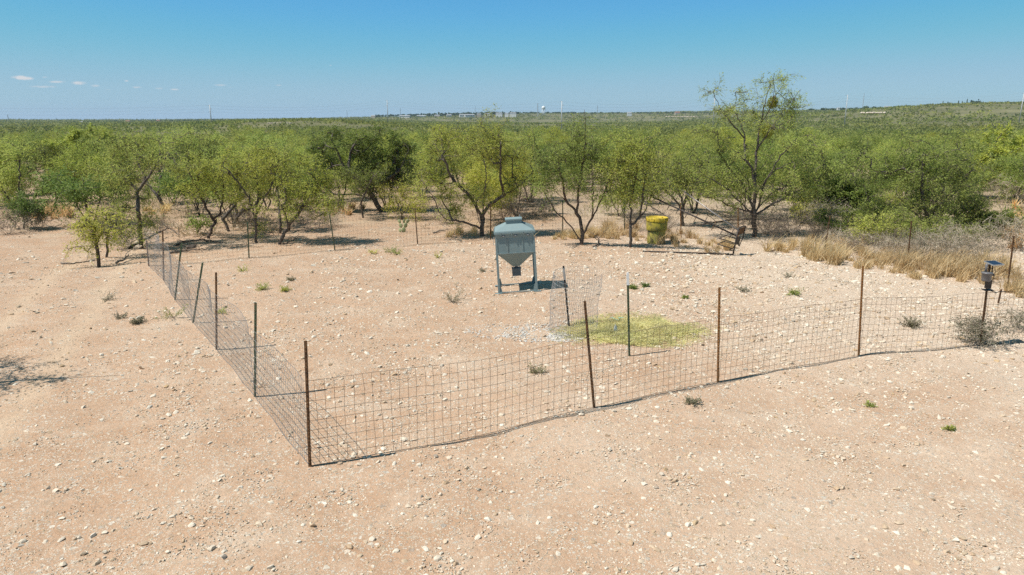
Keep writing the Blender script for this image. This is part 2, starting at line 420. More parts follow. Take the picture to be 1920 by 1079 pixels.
def ground_mat():
    m, nt = nodes_of('dirt'); n = N(nt)
    P = n("NewGeometry").outputs["Position"]
    sep = n("SeparateXYZ"); n.ln(P, sep.inputs[0])
    X, Y = sep.outputs[0], sep.outputs[1]
    big = n.noise(P, .16, 5, .6)
    mid = n.noise(P, 1.1, 6, .65)
    fine = n.noise(P, 9, 8, .72)
    c = n.mix(n.ramp(big, [(.35, 0.0), (.66, 1.0)]), (.472, .292, .180), (.552, .366, .242))
    c = n.mix(n.ramp(mid, [(.40, 0.0), (.72, .75)]), c, (.592, .42, .294))
    c = n.mix(1.0, c, n.ramp(fine, [(.28, .78), (.5, 1.0), (.75, 1.12)]), 'MULTIPLY')
    # stonier, paler caliche towards the right of the pen
    pale = n.math('MULTIPLY', n.ramp(n.math('ADD', n.math('MULTIPLY', X, .05), n.math('MULTIPLY', n.math('SUBTRACT', big, .5), 1.6)), [(.0, 0.0), (.5, 1.0)]), .62)
    c = n.mix(pale, c, (.68, .555, .435))
    chalk = n.noise(P, .55, 6, .68)
    c = n.mix(n.ramp(chalk, [(.52, 0.0), (.72, .6)]), c, (.65, .515, .39))
    c = n.mix(n.ramp(chalk, [(.28, .45), (.40, 0.0)]), c, (.435, .285, .185))
    # chips of limestone too small to build
    hts = []
    for sc, th, rnd in ((60, .42, .36), (30, .38, .46), (13, .26, .74)):
        v = n("TexVoronoi"); v.inputs["Scale"].default_value = sc; v.inputs["Randomness"].default_value = 1
        n.ln(P, v.inputs["Vector"])
        sc3 = n("SeparateColor"); n.ln(v.outputs["Color"], sc3.inputs[0])
        msk = n.math('MULTIPLY', n.math('LESS_THAN', v.outputs["Distance"], n.math('MULTIPLY', sc3.outputs[1], th * 1.8)), n.math('GREATER_THAN', sc3.outputs[0], rnd))
        clump = n.ramp(n.noise(P, 1.7, 3), [(.34, .3), (.58, 1.0)])
        msk = n.math('MULTIPLY', msk, clump)
        pc = n.ramp(sc3.outputs[2], [(0, (.49, .37, .245)), (.35, (.61, .48, .36)), (.85, (.72, .64, .53)), (1, (.33, .27, .22))])
        c = n.mix(msk, c, pc)
        hts.append(n.math('MULTIPLY', msk, 1.4 / sc))
    # two worn wheel tracks running past the left of the pen
    cl = n.math('ADD', n.math('MULTIPLY', n.math('SUBTRACT', Y, 9), -.42), n.math('ADD', -7.3, n.math('MULTIPLY', n.math('SUBTRACT', big, .5), 1.5)))
    for off in (0.0, -1.75):
        t_ = n.math('ABSOLUTE', n.math('SUBTRACT', n.math('SUBTRACT', X, cl), off))
        c = n.mix(n.math('MULTIPLY', n.ramp(t_, [(.05, 1.0), (.42, 0.0)]), n.ramp(mid, [(.3, .35), (.6, .85)])), c, (.62, .46, .32))
    # leaf litter and thin dry grass among the trees, brush floor beyond, its colour darkened for shade under the crowns
    brush = n.ramp(n.math('ADD', n.math('MULTIPLY', n.math('SUBTRACT', Y, 25), .028), n.math('MULTIPLY', n.math('SUBTRACT', mid, .5), .9)), [(.05, 0.0), (.42, .52)])
    lit = n.mix(n.ramp(n.noise(P, .7, 5, .6), [(.4, 0.0), (.6, 1.0)]), (.27, .20, .135), (.43, .32, .19))
    c = n.mix(brush, c, lit)
    farf = n.ramp(n.math('MULTIPLY', n.math('SUBTRACT', Y, 60), 1 / 240), [(0, 0.0), (1, 1.0)])
    farc = n.mix(n.ramp(n.noise(P, .012, 6, .62), [(.42, 0.0), (.62, 1.0)]), (.10, .108, .042), (.185, .18, .085))
    c = n.mix(n.math('MULTIPLY', farf, .9), c, farc)
    p = n("BsdfPrincipled"); p.inputs["Roughness"].default_value = .95; p.inputs["Specular IOR Level"].default_value = .15
    n.ln(c, p.inputs["Base Color"])
    h = n.math('MULTIPLY', fine, .035)
    for q in hts: h = n.math('ADD', h, q)
    h = n.math('ADD', h, n.math('MULTIPLY', n.noise(P, 45, 5, .7), .014))
    b = n("Bump"); b.inputs["Strength"].default_value = .8; b.inputs["Distance"].default_value = 1.0
    n.ln(h, b.inputs["Height"]); n.ln(b.outputs[0], p.inputs["Normal"])
    o = n("OutputMaterial"); n.ln(p.outputs[0], o.inputs[0])
    return m
M['ground'] = ground_mat()

# ------------------------------------------------------------------ ground
def spread(a, b, n, p):
    t = np.linspace(0, 1, n) ** p
    return a + (b - a) * t
xs = np.concatenate([-spread(32, 7000, 56, 3.2)[::-1], np.arange(-31.7, 31.9, .3), spread(32, 7000, 56, 3.2)])
ys = np.concatenate([np.linspace(-150, 3.6, 30), np.arange(3.8, 45, .3), spread(45, 7000, 120, 2.6)])
GX, GY = np.meshgrid(xs, ys)
GZ = gz(GX, GY)
rng0 = np.random.default_rng(5)
nearmask = (GY > 3) & (GY < 40) & (np.abs(GX) < 30)
GZ = GZ + rng0.normal(0, .006, GZ.shape) * nearmask
nx, ny = len(xs), len(ys)
idx = (np.arange(ny - 1)[:, None] * nx + np.arange(nx - 1)[None]).ravel()
gm = MB().add(np.stack([GX, GY, GZ], -1).reshape(-1, 3), np.stack([idx, idx + 1, idx + nx + 1, idx + nx], 1))
ground = gm.build('ground', M['ground'], smooth=True, kind='structure')
ground["label"] = "bare tan stony dirt with brush country reaching the horizon"

# stones
def ico():
    g = (1 + 5 ** .5) / 2
    v = np.array([[-1, g, 0], [1, g, 0], [-1, -g, 0], [1, -g, 0], [0, -1, g], [0, 1, g], [0, -1, -g], [0, 1, -g], [g, 0, -1], [g, 0, 1], [-g, 0, -1], [-g, 0, 1]], float)
    v /= np.linalg.norm(v[0])
    f = np.array([[0, 11, 5], [0, 5, 1], [0, 1, 7], [0, 7, 10], [0, 10, 11], [1, 5, 9], [5, 11, 4], [11, 10, 2], [10, 7, 6], [7, 1, 8], [3, 9, 4], [3, 4, 2], [3, 2, 6], [3, 6, 8], [3, 8, 9], [4, 9, 5], [2, 4, 11], [6, 2, 10], [8, 6, 7], [9, 8, 1]])
    return v, f
IV, IF = ico()
# low chip, its underside in the soil: five-sided foot and a flat-topped crown
OV = np.array([[1, 0, -.3], [.3, .95, -.3], [-.8, .6, -.3], [-.8, -.6, -.3], [.3, -.95, -.3], [.35, .25, .8], [-.35, -.1, .9]], float)
OF = np.array([[0, 1, 5], [1, 2, 5], [2, 6, 5], [2, 3, 6], [3, 4, 6], [4, 0, 5], [4, 5, 6]])

def rot_rand(rng, n, tilt=.35):
    a = rng.uniform(0, 2 * np.pi, n)
    tx, ty = rng.normal(0, tilt, n), rng.normal(0, tilt, n)
    ca, sa = np.cos(a), np.sin(a)
    Rz = np.zeros((n, 3, 3)); Rz[:, 0, 0] = ca; Rz[:, 0, 1] = -sa; Rz[:, 1, 0] = sa; Rz[:, 1, 1] = ca; Rz[:, 2, 2] = 1
    Rx = np.zeros((n, 3, 3)); Rx[:, 0, 0] = 1; Rx[:, 1, 1] = np.cos(tx); Rx[:, 1, 2] = -np.sin(tx); Rx[:, 2, 1] = np.sin(tx); Rx[:, 2, 2] = np.cos(tx)
    Ry = np.zeros((n, 3, 3)); Ry[:, 1, 1] = 1; Ry[:, 0, 0] = np.cos(ty); Ry[:, 0, 2] = np.sin(ty); Ry[:, 2, 0] = -np.sin(ty); Ry[:, 2, 2] = np.cos(ty)
    return Ry @ Rx @ Rz

def scatter_stones(mb, rng, pos, size, base_v, base_f, jit=.22):
    n = len(pos)
    v = base_v[None] * (1 + rng.normal(0, jit, (n, len(base_v), 1)))
    sc = np.stack([size * rng.uniform(.8, 1.35, n), size * rng.uniform(.6, 1.0, n), size * rng.uniform(.28, .66, n)], -1)
    v = v * sc[:, None]
    v = np.einsum('nij,nkj->nki', rot_rand(rng, n, .25), v)
    v = v + pos[:, None]
    f = (base_f[None] + (np.arange(n) * len(base_v))[:, None, None]).reshape(-1, 3)
    mb.add(v.reshape(-1, 3), tris=f)

def vnoise(x, y, s, seed=0):
    """cheap smooth noise in 0..1"""
    r = np.random.default_rng(seed)
    z = 0
    for k in range(7):
        a, b, c = r.normal(0, 1, 2).tolist() + [r.uniform(0, 6.28)]
        z = z + np.sin((a * x + b * y) / s + c)
    return .5 + .5 * np.tanh(z / 2.2)

rng = np.random.default_rng(11)
n = 390000
# candidate stones over the open ground the photograph looks down on
yy = 4.5 + (32 - 4.5) * rng.uniform(0, 1, n) ** 1.25
xx = rng.uniform(-1, 1, n) * (yy * .86 + 3)
dens = .22 + .78 * vnoise(xx, yy, 1.6, 3) * (.35 + .65 * vnoise(xx, yy, .5, 8))
dens *= np.clip(.45 + (xx + 7) * .055, .3, 1.15)
dens *= np.where(yy > 24, .35, 1)
keep = rng.uniform(0, 1, n) < dens
xx, yy = xx[keep], yy[keep]
u = rng.uniform(0, 1, len(xx))
size = .0082 * (1 - u) ** (-1 / 2.85)
size = np.minimum(size, .042)
size *= np.interp(yy, [6, 9, 14, 22], [.85, 1.0, 1.45, 1.85])
app = size / np.hypot(yy, CAM_H)
order = np.argsort(-app)
big_i = order[:300]
rest = order[300:]
zz = gz(xx, yy)
stone_meshes = []
for k in range(10):
    r = np.random.default_rng(100 + k)
    sub = MB()
    v = IV * (1 + r.normal(0, .2, (12, 1)))
    v *= np.array([1.15, .85, .58]) * r.uniform(.85, 1.15, 3)
    # soften: split every triangle once
    mid = {}; V = [p for p in v]; Fs = []
    def mp(a, b):
        key = (min(a, b), max(a, b))
        if key not in mid:
            V.append((V[a] + V[b]) / 2 * (1.03 + r.normal(0, .035))); mid[key] = len(V) - 1
        return mid[key]
    for a, b, c in IF:
        ab, bc, ca = mp(a, b), mp(b, c), mp(c, a)
        Fs += [[a, ab, ca], [b, bc, ab], [c, ca, bc], [ab, bc, ca]]
    me = sub.add(np.array(V), tris=Fs).mesh('stone')
    me.materials.append(M['stone']); stone_meshes.append(me)
for i in big_i:
    o = bpy.data.objects.new('stone', stone_meshes[int(rng.integers(10))])
    COL.objects.link(o); o.parent = ground
    s = float(size[i]) * 1.05
    o.location = (float(xx[i]), float(yy[i]), float(zz[i]) + s * .12)
    o.scale = (s, s, s)
    o.rotation_euler = (float(rng.normal(0, .2)), float(rng.normal(0, .2)), float(rng.uniform(0, 6.28)))
pos = np.stack([xx, yy, zz + size * .10], -1)
gr = MB()
mid_i = rest[size[rest] / np.hypot(yy[rest], 4.5) > .0031]
small_i = rest[size[rest] / np.hypot(yy[rest], 4.5) <= .0031]
scatter_stones(gr, rng, pos[mid_i], size[mid_i], IV, IF)
scatter_stones(gr, rng, pos[small_i], size[small_i], OV, OF, .3)
g = gr.build('gravel', M['gravel'], kind='stuff')
g["label"] = "pale limestone gravel strewn over the tan dirt"; g["category"] = "gravel"

# patch of white gravel beside the wire cage
wg = MB(); pts = []
r = np.random.default_rng(21)
for (cx, cy, rx, ry, k) in ((1060, 633, 36, 9, 700), (1010, 625, 70, 18, 420), (930, 622, 60, 14, 240)):
    a = r.uniform(0, 6.28, k); q = np.sqrt(r.uniform(0, 1, k)) 
    for aa, qq in zip(a, q):
        pts.append(hit(cx + rx * qq * math.cos(aa), cy + ry * qq * math.sin(aa)))
pts = np.array(pts); sz = r.uniform(.012, .03, len(pts)); pts[:, 2] += .006
scatter_stones(wg, r, pts, sz, OV, OF, .3)
g = wg.build('white_gravel', M['white_gravel'], kind='stuff')
g["label"] = "patch of white gravel around the foot of the wire cage"; g["category"] = "gravel"

# ------------------------------------------------------------------ trees
def resample(pts, step, rng, wob):
    pts = np.asarray(pts, float)
    d = np.r_[0, np.cumsum(np.linalg.norm(np.diff(pts, axis=0), axis=1))]
    n = max(3, int(d[-1] / step) + 1)
    t = np.linspace(0, d[-1], n)
    # Catmull-like smoothing: blend linear interpolation with its moving average
    p = np.stack([np.interp(t, d, pts[:, k]) for k in range(3)], 1)
    q = p.copy()
    for _ in range(2):
        q[1:-1] = (q[:-2] + 2 * q[1:-1] + q[2:]) / 4
    q[1:-1] += rng.normal(0, wob, (n - 2, 3))
    return q

class Tree:
    """skeleton of limbs plus branches that reach for points spread through the crown"""
    def __init__(self, rng): 
        self.rng = rng; self.P = np.zeros((0, 3)); self.par = []; self.paths = []
    def limb(self, pts, step=.16, wob=.02):
        pts = resample(pts, step, self.rng, wob)
        if len(self.P):
            d = np.linalg.norm(self.P - pts[0], axis=1); j = int(np.argmin(d))
            ids = [j]
            pts = pts[1:] if d[j] < .25 else pts
        else: ids = []
        self._append(ids, pts, True)
    def _append(self, ids, pts, main):
        b = len(self.P)
        self.P = np.vstack([self.P, pts])
        for k in range(len(pts)):
            self.par.append(b + k - 1 if k else (ids[0] if ids else -1))
        self.paths.append((ids + list(range(b, b + len(pts))), main))
    def reach(self, A, step=.2, wob=.02, curl=.35, up=.55, minz=0.0):
        A = np.asarray(A, float)
        root = self.P[0]
        dist = np.array([np.min(np.linalg.norm(self.P - a, axis=1)) for a in A])
        tips = []
        for k in np.argsort(dist):
            a = A[k]
            dv = a - self.P
            dd = np.linalg.norm(dv, axis=1)
            pen = dd * (1 + up * np.clip(-(dv[:, 2]) / (dd + 1e-6), 0, 1)) + np.where(self.P[:, 2] < root[2] + minz, .8, 0)
            j = int(np.argmin(pen))
            p0 = self.P[j]
            L = np.linalg.norm(a - p0)
            if L < .06: continue
            pj = self.par[j]
            dirp = (p0 - self.P[pj]) if pj >= 0 else np.array([0, 0, 1.])
            dirp = dirp / (np.linalg.norm(dirp) + 1e-9)
            c = p0 + dirp * L * curl + np.array([0, 0, L * .12])
            n = max(2, int(L / step))
            t = np.linspace(0, 1, n + 1)[1:, None]
            pts = (1 - t) ** 2 * p0 + 2 * t * (1 - t) * c + t * t * a
            if n > 1: pts[:-1] += self.rng.normal(0, wob, (n - 1, 3))
            self._append([j], pts, False)
            tips.append((len(self.P) - 1, n))
        return tips
    def radii(self, R0, tip=.0034, e=.455):
        R0 = R0 * .66
        n = len(self.P); cnt = np.zeros(n); kids = np.zeros(n, int)
        for i in range(n):
            if self.par[i] >= 0: kids[self.par[i]] += 1
        for i in range(n - 1, -1, -1):
            if kids[i] == 0: cnt[i] = 1
            if self.par[i] >= 0: cnt[self.par[i]] += cnt[i]
        self.cnt = cnt
        self.rad = np.maximum(R0 * (cnt / cnt[0]) ** e, tip)
        return self.rad
    def wood(self, thick, thin):
        """thick limbs go to one mesh, thin branches to another"""
        for ids, main in self.paths:
            r = self.rad[ids].copy()
            if len(ids) > 1 and ids[0] != 0 and self.par[ids[1]] == ids[0]: r[0] = min(r[0], r[1] * 1.3)
            big = r[min(1, len(r) - 1)] > .022
            (thick if big else thin).tube(self.P[ids], r, 6 if big else 3, cap=big)

def add_leaves(mb, C, D, L, W, rng):
    """rhombic leaves at centres C, along directions D"""
    n = len(C)
    D = D / (np.linalg.norm(D, axis=1)[:, None] + 1e-9)
    s = np.cross(D, rng.normal(0, .75, (n, 3)) + [0, 0, 1.0]); s /= np.linalg.norm(s, axis=1)[:, None] + 1e-9
    L = np.broadcast_to(L, (n,))[:, None]; W = np.broadcast_to(W, (n,))[:, None]
    v = np.stack([C - D * L / 2, C + s * W / 2 + D * L * .05, C + D * L / 2, C - s * W / 2 - D * L * .05], 1)
    mb.add(v.reshape(-1, 3), np.arange(n * 4).reshape(n, 4))

def blob_points(rng, c, r, n, shell=.45):
    d = rng.normal(0, 1, (n, 3)); d /= np.linalg.norm(d, axis=1)[:, None]
    q = rng.uniform(0, 1, n) ** shell
    return np.asarray(c) + d * q[:, None] * np.asarray(r)

def foliage(rng, tree, tips, per, Ls, Ws, twl=.38, droop=.5, twigs=None, spread=.12):
    mb = MB(); C = []; D = []
    for tip, n in tips:
        p = tree.P[tip]; q = tree.P[tree.par[tip]]
        base = p - q; base /= np.linalg.norm(base) + 1e-9
        m = 4
        for k in range(m):
            d = base * .8 + rng.normal(0, .65, 3); d /= np.linalg.norm(d)
            s0 = p + (q - p) * rng.uniform(0, 1.0)
            L = twl * rng.uniform(.6, 1.3)
            mid = s0 + d * L * .5; end = s0 + d * L + np.array([0, 0, -droop * L * .35])
            if twigs is not None: twigs.tube(np.array([s0, end]), [.003, .0022], 3, cap=False)
            kk = rng.poisson(per * .78 / m)
            if kk == 0: continue
            t = rng.uniform(.1, 1.05, kk)[:, None]
            c = (1 - t) ** 2 * s0 + 2 * t * (1 - t) * mid + t * t * end + rng.normal(0, spread * .5, (kk, 3))
            C.append(c); D.append(d * .5 + rng.normal(0, .6, (kk, 3)) * [1, 1, .6] + np.array([0, 0, -droop * .6]))
    if not C: return mb
    C = np.vstack(C); D = np.vstack(D); n = len(C)
    add_leaves(mb, C, D, rng.uniform(*Ls, n), rng.uniform(*Ws, n), rng)
    return mb

def finish_tree(name, loc, tr, R0, tips, per, leafmat, barkmat, rng, label, cat, group=None, Ls=(.07, .13), Ws=(.018, .032), twl=.38, droop=.5, tw=True):
    tr.radii(R0)
    root = empty(name, loc)
    tr.P = tr.P - np.asarray(loc)
    thick, thin = MB(), MB()
    tr.wood(thick, thin)
    lf = foliage(rng, tr, tips, per, Ls, Ws, twl, droop, thin if tw else None)
    if thick.n: thick.build('trunk', M[barkmat], root, smooth=True)
    if thin.n: thin.build('branches', M['branch'], root, kind='stuff')
    if lf.n: lf.build('crown', M[leafmat], root)
    tag(root, label, cat, group)
    return root

def hero(seed, base, limbs, blobs, label, leaf='leaf_g', bark='bark', R0=.10, per=50, natt=1.0, name='mesquite_tree', cat='tree', dY=0.0, depth=.8, group=None, Ls=(.07, .13), Ws=(.018, .032), twl=.38, droop=.5):
    rng = np.random.default_rng(seed)
    b = hit(*base)
    Y0 = b[1] + dY
    ppm = F / (Y0 * CP + (CAM_H - 1.5) * SP)
    tr = Tree(rng)
    for k, lb in enumerate(limbs):
        sl = rng.uniform(-.7, .7)
        P = []
        x0 = None
        for j, p in enumerate(lb):
            w = at(p[0], p[1], Y0)
            if x0 is None: x0 = w
            off = p[2] if len(p) > 2 else sl * np.hypot(w[0] - x0[0], w[2] - x0[2]) * .8 * (j > 0)
            w = at(p[0], p[1], Y0 + off) if (k > 0 or j > 1) else w
            P.append(w)
        if k > 0 or True:
            if k == 0: P[0] = np.array([b[0], b[1], b[2] - .08])
            elif np.hypot(lb[0][0] - base[0], lb[0][1] - base[1]) > 14 or len(tr.P):
                d = np.linalg.norm(tr.P - P[0], axis=1)
                j = int(np.argmin(d))
                if d[j] > .25 and lb[0][1] > base[1] - 25:      # a stem of its own from the ground
                    P[0][2] = float(gz(P[0][0], P[0][1])) - .08
                else: P[0] = tr.P[j]
        if len(P) < 2: continue
        q = resample(P, .16, rng, .018)
        if k == 0: tr._append([], q, True)
        else:
            d = np.linalg.norm(tr.P - q[0], axis=1); j = int(np.argmin(d))
            tr._append([j], q[1:] if d[j] < .3 else q, True)
    A = []
    for (cx, cy, rx, ry, n) in blobs:
        c = at(cx, cy, Y0 + rng.normal(0, .25))
        rr = np.array((rx / ppm, rx / ppm * depth, ry / ppm)) * 1.12
        nn = max(4, int(n * natt * 1.15)); nc = max(2, nn // 6)
        cc = blob_points(rng, c, rr, nc, .55)                     # sprays of leaves with gaps between them
        stray = rng.uniform(0, 1, nc) < .22
        cc[stray] = c + (cc[stray] - c) * rng.uniform(1.15, 1.55, (int(stray.sum()), 1)) + [0, 0, .1]
        A.append(cc[rng.integers(0, nc, nn)] + rng.normal(0, .19, (nn, 3)) * [1, 1, .75])
    A = np.vstack(A)
    A = A[A[:, 2] > gz(A[:, 0], A[:, 1]) + .35]
    tips = tr.reach(A, minz=.5)
    return finish_tree(name, b, tr, R0, tips, per, leaf, bark, rng, label, cat, group, Ls, Ws, twl, droop)

hero(1, (184, 501), [[(184, 501), (182, 462), (178, 440), (166, 424)], [(181, 455), (190, 430), (200, 405)]],
     [(178, 412, 34, 24, 42), (168, 440, 22, 22, 20), (150, 468, 12, 8, 6), (205, 440, 18, 20, 14)],
     'small yellow-green mesquite with broken-topped trunk outside the pen at left', 'leaf_y', 'bark_brown', .095, 40)
hero(2, (200, 483), [[(200, 483), (199, 455), (205, 430), (212, 405)]],
     [(214, 415, 24, 26, 34), (206, 440, 16, 12, 10)],
     'small green mesquite standing just behind the broken-topped mesquite', 'leaf_y', 'bark', .07, 36)
hero(3, (266, 466), [[(266, 466), (262, 430), (259, 402), (262, 374), (272, 352)], [(262, 376), (258, 352), (238, 340), (214, 322)], [(272, 352), (284, 325), (296, 306), (320, 297)],
                     [(268, 350), (252, 330), (240, 322)], [(276, 345), (262, 310), (250, 285)], [(282, 330), (300, 300), (300, 270)]],
     [(215, 300, 48, 26, 60), (275, 265, 60, 20, 70), (300, 300, 42, 30, 55), (245, 335, 40, 26, 40), (190, 330, 30, 20, 22), (280, 425, 10, 26, 26), (235, 395, 22, 22, 22), (262, 375, 24, 16, 16)],
     'tall leafy mesquite with a forked dark trunk at the far left pen corner', 'leaf_g', 'bark', .12, 48)
hero(4, (311, 394), [[(311, 394), (296, 368), (279, 348), (268, 325)], [(296, 368), (300, 340), (310, 310)]],
     [(290, 300, 60, 30, 60), (330, 320, 40, 30, 34)],
     'mesquite with a dark trunk leaning left behind the forked corner mesquite', 'leaf_g', 'bark', .16, 48, Ls=(.08, .15), Ws=(.022, .04))
hero(5, (390, 447), [[(390, 447), (398, 424), (406, 410)], [(404, 412), (390, 396), (382, 378), (368, 350), (352, 318)], [(406, 410), (425, 392), (445, 376), (470, 360)], [(410, 405), (420, 370), (418, 330)]],
     [(370, 320, 44, 30, 62), (415, 330, 44, 38, 62), (395, 365, 40, 20, 34), (350, 345, 24, 18, 16)],
     'yellow-green mesquite with a pale leaning stem and wide fork beyond the left fence', 'leaf_y', 'bark_brown', .095, 46)
hero(6, (430, 434), [[(430, 434), (418, 412), (410, 398), (405, 370)], [(418, 412), (440, 385), (452, 350)]],
     [(425, 320, 44, 36, 60), (450, 350, 30, 26, 28)],
     'slender dark-stemmed mesquite right behind the pale leaning mesquite', 'leaf_g', 'bark', .10, 46, Ls=(.07, .14))
hero(7, (438, 426), [[(438, 426), (441, 410), (456, 395), (462, 370)], [(446, 404), (440, 385), (432, 360)], [(456, 395), (475, 390), (490, 370)]],
     [(465, 325, 42, 34, 60), (480, 290, 40, 22, 44)],
     'twin-forked mesquite with black bark between two lighter stems', 'leaf_g', 'bark', .11, 46, Ls=(.07, .14))
hero(8, (482, 456), [[(482, 456), (479, 430), (478, 405), (470, 375), (450, 345), (425, 318)], [(478, 405), (492, 380), (508, 350), (522, 318)], [(479, 415), (484, 370), (482, 330)]],
     [(440, 315, 36, 32, 50), (485, 315, 40, 40, 66), (520, 320, 30, 32, 40), (482, 430, 16, 14, 10), (470, 360, 36, 22, 30)],
     'upright mesquite with low leafy sprouts just behind the back fence', 'leaf_y', 'bark', .085, 46)
hero(9, (523, 458), [[(523, 458), (530, 440), (545, 424), (575, 416), (605, 402), (635, 384)], [(545, 424), (535, 400), (522, 372)], [(548, 422), (565, 395), (575, 370)], [(523, 455), (512, 438), (500, 430)]],
     [(560, 365, 44, 34, 60), (605, 375, 40, 26, 50), (545, 320, 44, 34, 64), (590, 330, 40, 30, 50), (635, 385, 18, 16, 14), (520, 390, 26, 20, 22)],
     'low mesquite leaning hard to the right with a long sideways limb', 'leaf_y', 'bark', .105, 46)
hero(10, (526, 438), [[(526, 438), (525, 405), (522, 380), (520, 350)]],
     [(530, 300, 46, 30, 56), (520, 340, 26, 24, 22)],
     'straight thin mesquite trunk right behind the low leaning mesquite', 'leaf_g', 'bark', .085, 44, Ls=(.07, .14))
hero(11, (680, 409), [[(680, 409), (678, 390), (675, 372), (672, 350)], [(676, 375), (690, 350), (700, 330)]],
     [(672, 345, 34, 24, 50), (700, 330, 26, 22, 24), (655, 330, 24, 18, 18)],
     'thin straight mesquite with a small crown on open dirt behind the fence', 'leaf_g', 'bark', .07, 44, Ls=(.07, .14))
hero(12, (716, 398), [[(716, 398), (700, 370), (680, 345), (650, 325), (640, 300), (625, 270)], [(690, 355), (720, 340), (750, 320), (765, 285)], [(650, 325), (655, 290), (670, 262)], [(705, 375), (670, 365), (630, 365)]],
     [(640, 270, 50, 26, 80), (700, 265, 50, 22, 70), (745, 290, 34, 30, 60), (610, 310, 44, 30, 66), (680, 310, 50, 30, 70), (600, 350, 30, 22, 30), (735, 345, 24, 20, 24)],
     'large dark green tree with spreading crooked limbs left of the feeder', 'leaf_d', 'bark', .2, 56, Ls=(.09, .17), Ws=(.028, .05))
hero(13, (757, 412), [[(757, 412), (750, 396), (744, 378)], [(755, 405), (768, 385), (776, 368)]],
     [(745, 368, 30, 16, 40), (775, 385, 26, 18, 28), (735, 380, 22, 12, 18), (800, 400, 20, 14, 14)],
     'low bright yellow-green bush near the prickly pear', 'leaf_y', 'bark_brown', .05, 46, name='mesquite_bush', cat='bush')
hero(14, (906, 443), [[(906, 443), (902, 420), (905, 405)], [(905, 405), (893, 392), (890, 380), (908, 362), (912, 330), (908, 300)], [(905, 405), (917, 382), (928, 376), (948, 364), (972, 352), (998, 325)],
                      [(900, 432), (885, 422), (862, 414), (834, 412), (822, 396), (820, 384), (800, 352), (778, 322), (768, 302)], [(890, 384), (868, 355), (845, 335), (830, 290)], [(948, 364), (938, 335), (938, 290), (935, 250)],
                      [(834, 412), (840, 395), (826, 370)]],
     [(820, 262, 40, 26, 60), (860, 290, 50, 34, 80), (925, 275, 44, 36, 80), (895, 255, 44, 20, 50), (965, 295, 36, 36, 60), (800, 330, 36, 40, 60), (885, 365, 26, 18, 34), (845, 350, 40, 24, 50), (830, 395, 30, 16, 24), (960, 340, 30, 20, 24)],
     'big spreading mesquite with a low arched limb directly behind the feeder', 'leaf_g', 'bark', .15, 48)
hero(15, (1088, 459), [[(1088, 459), (1093, 440), (1088, 412), (1078, 392), (1052, 368), (1025, 342), (1002, 310)], [(1093, 436), (1108, 412), (1122, 385), (1140, 345), (1146, 320)], [(1078, 394), (1085, 350), (1092, 320), (1080, 270), (1075, 218)],
                       [(1081, 455), (1078, 432), (1058, 412), (1040, 395), (1020, 360), (1012, 340)], [(1092, 320), (1098, 265), (1096, 206)], [(1108, 412), (1112, 370), (1110, 300)], [(1060, 375), (1050, 320), (1040, 270)]],
     [(1040, 290, 40, 40, 80), (1090, 285, 40, 36, 70), (1130, 310, 30, 40, 60), (1080, 345, 46, 30, 60), (1020, 350, 26, 26, 24), (1085, 235, 20, 22, 16), (1015, 300, 22, 30, 26), (1125, 360, 24, 22, 22)],
     'vase-shaped mesquite with many slanting stems right of the feeder', 'leaf_g', 'bark_brown', .11, 44)
hero(16, (1181, 464), [[(1181, 464), (1182, 440), (1182, 422)], [(1182, 424), (1170, 398), (1158, 375), (1152, 345), (1142, 325)], [(1182, 424), (1198, 412), (1212, 388), (1224, 358), (1230, 335)], [(1180, 420), (1182, 385), (1190, 345), (1195, 310)], [(1200, 408), (1206, 370), (1210, 330)]],
     [(1175, 300, 44, 34, 80), (1220, 305, 38, 36, 70), (1185, 350, 40, 26, 50), (1225, 350, 28, 24, 30), (1150, 330, 22, 24, 22), (1200, 272, 40, 16, 36)],
     'neat round-topped mesquite with a single short trunk left of the drum', 'leaf_g', 'bark', .085, 44)
hero(17, (1281, 424), [[(1281, 424), (1279, 400), (1280, 375), (1268, 350), (1262, 330)], [(1280, 380), (1292, 360), (1310, 335)], [(1280, 392), (1262, 372), (1240, 350)]],
     [(1270, 320, 44, 34, 80), (1315, 330, 34, 28, 50), (1290, 290, 40, 20, 44), (1250, 350, 30, 20, 26)],
     'dark-trunked mesquite behind the yellow drum and the fallen stand', 'leaf_g', 'bark', .13, 46, Ls=(.07, .14))
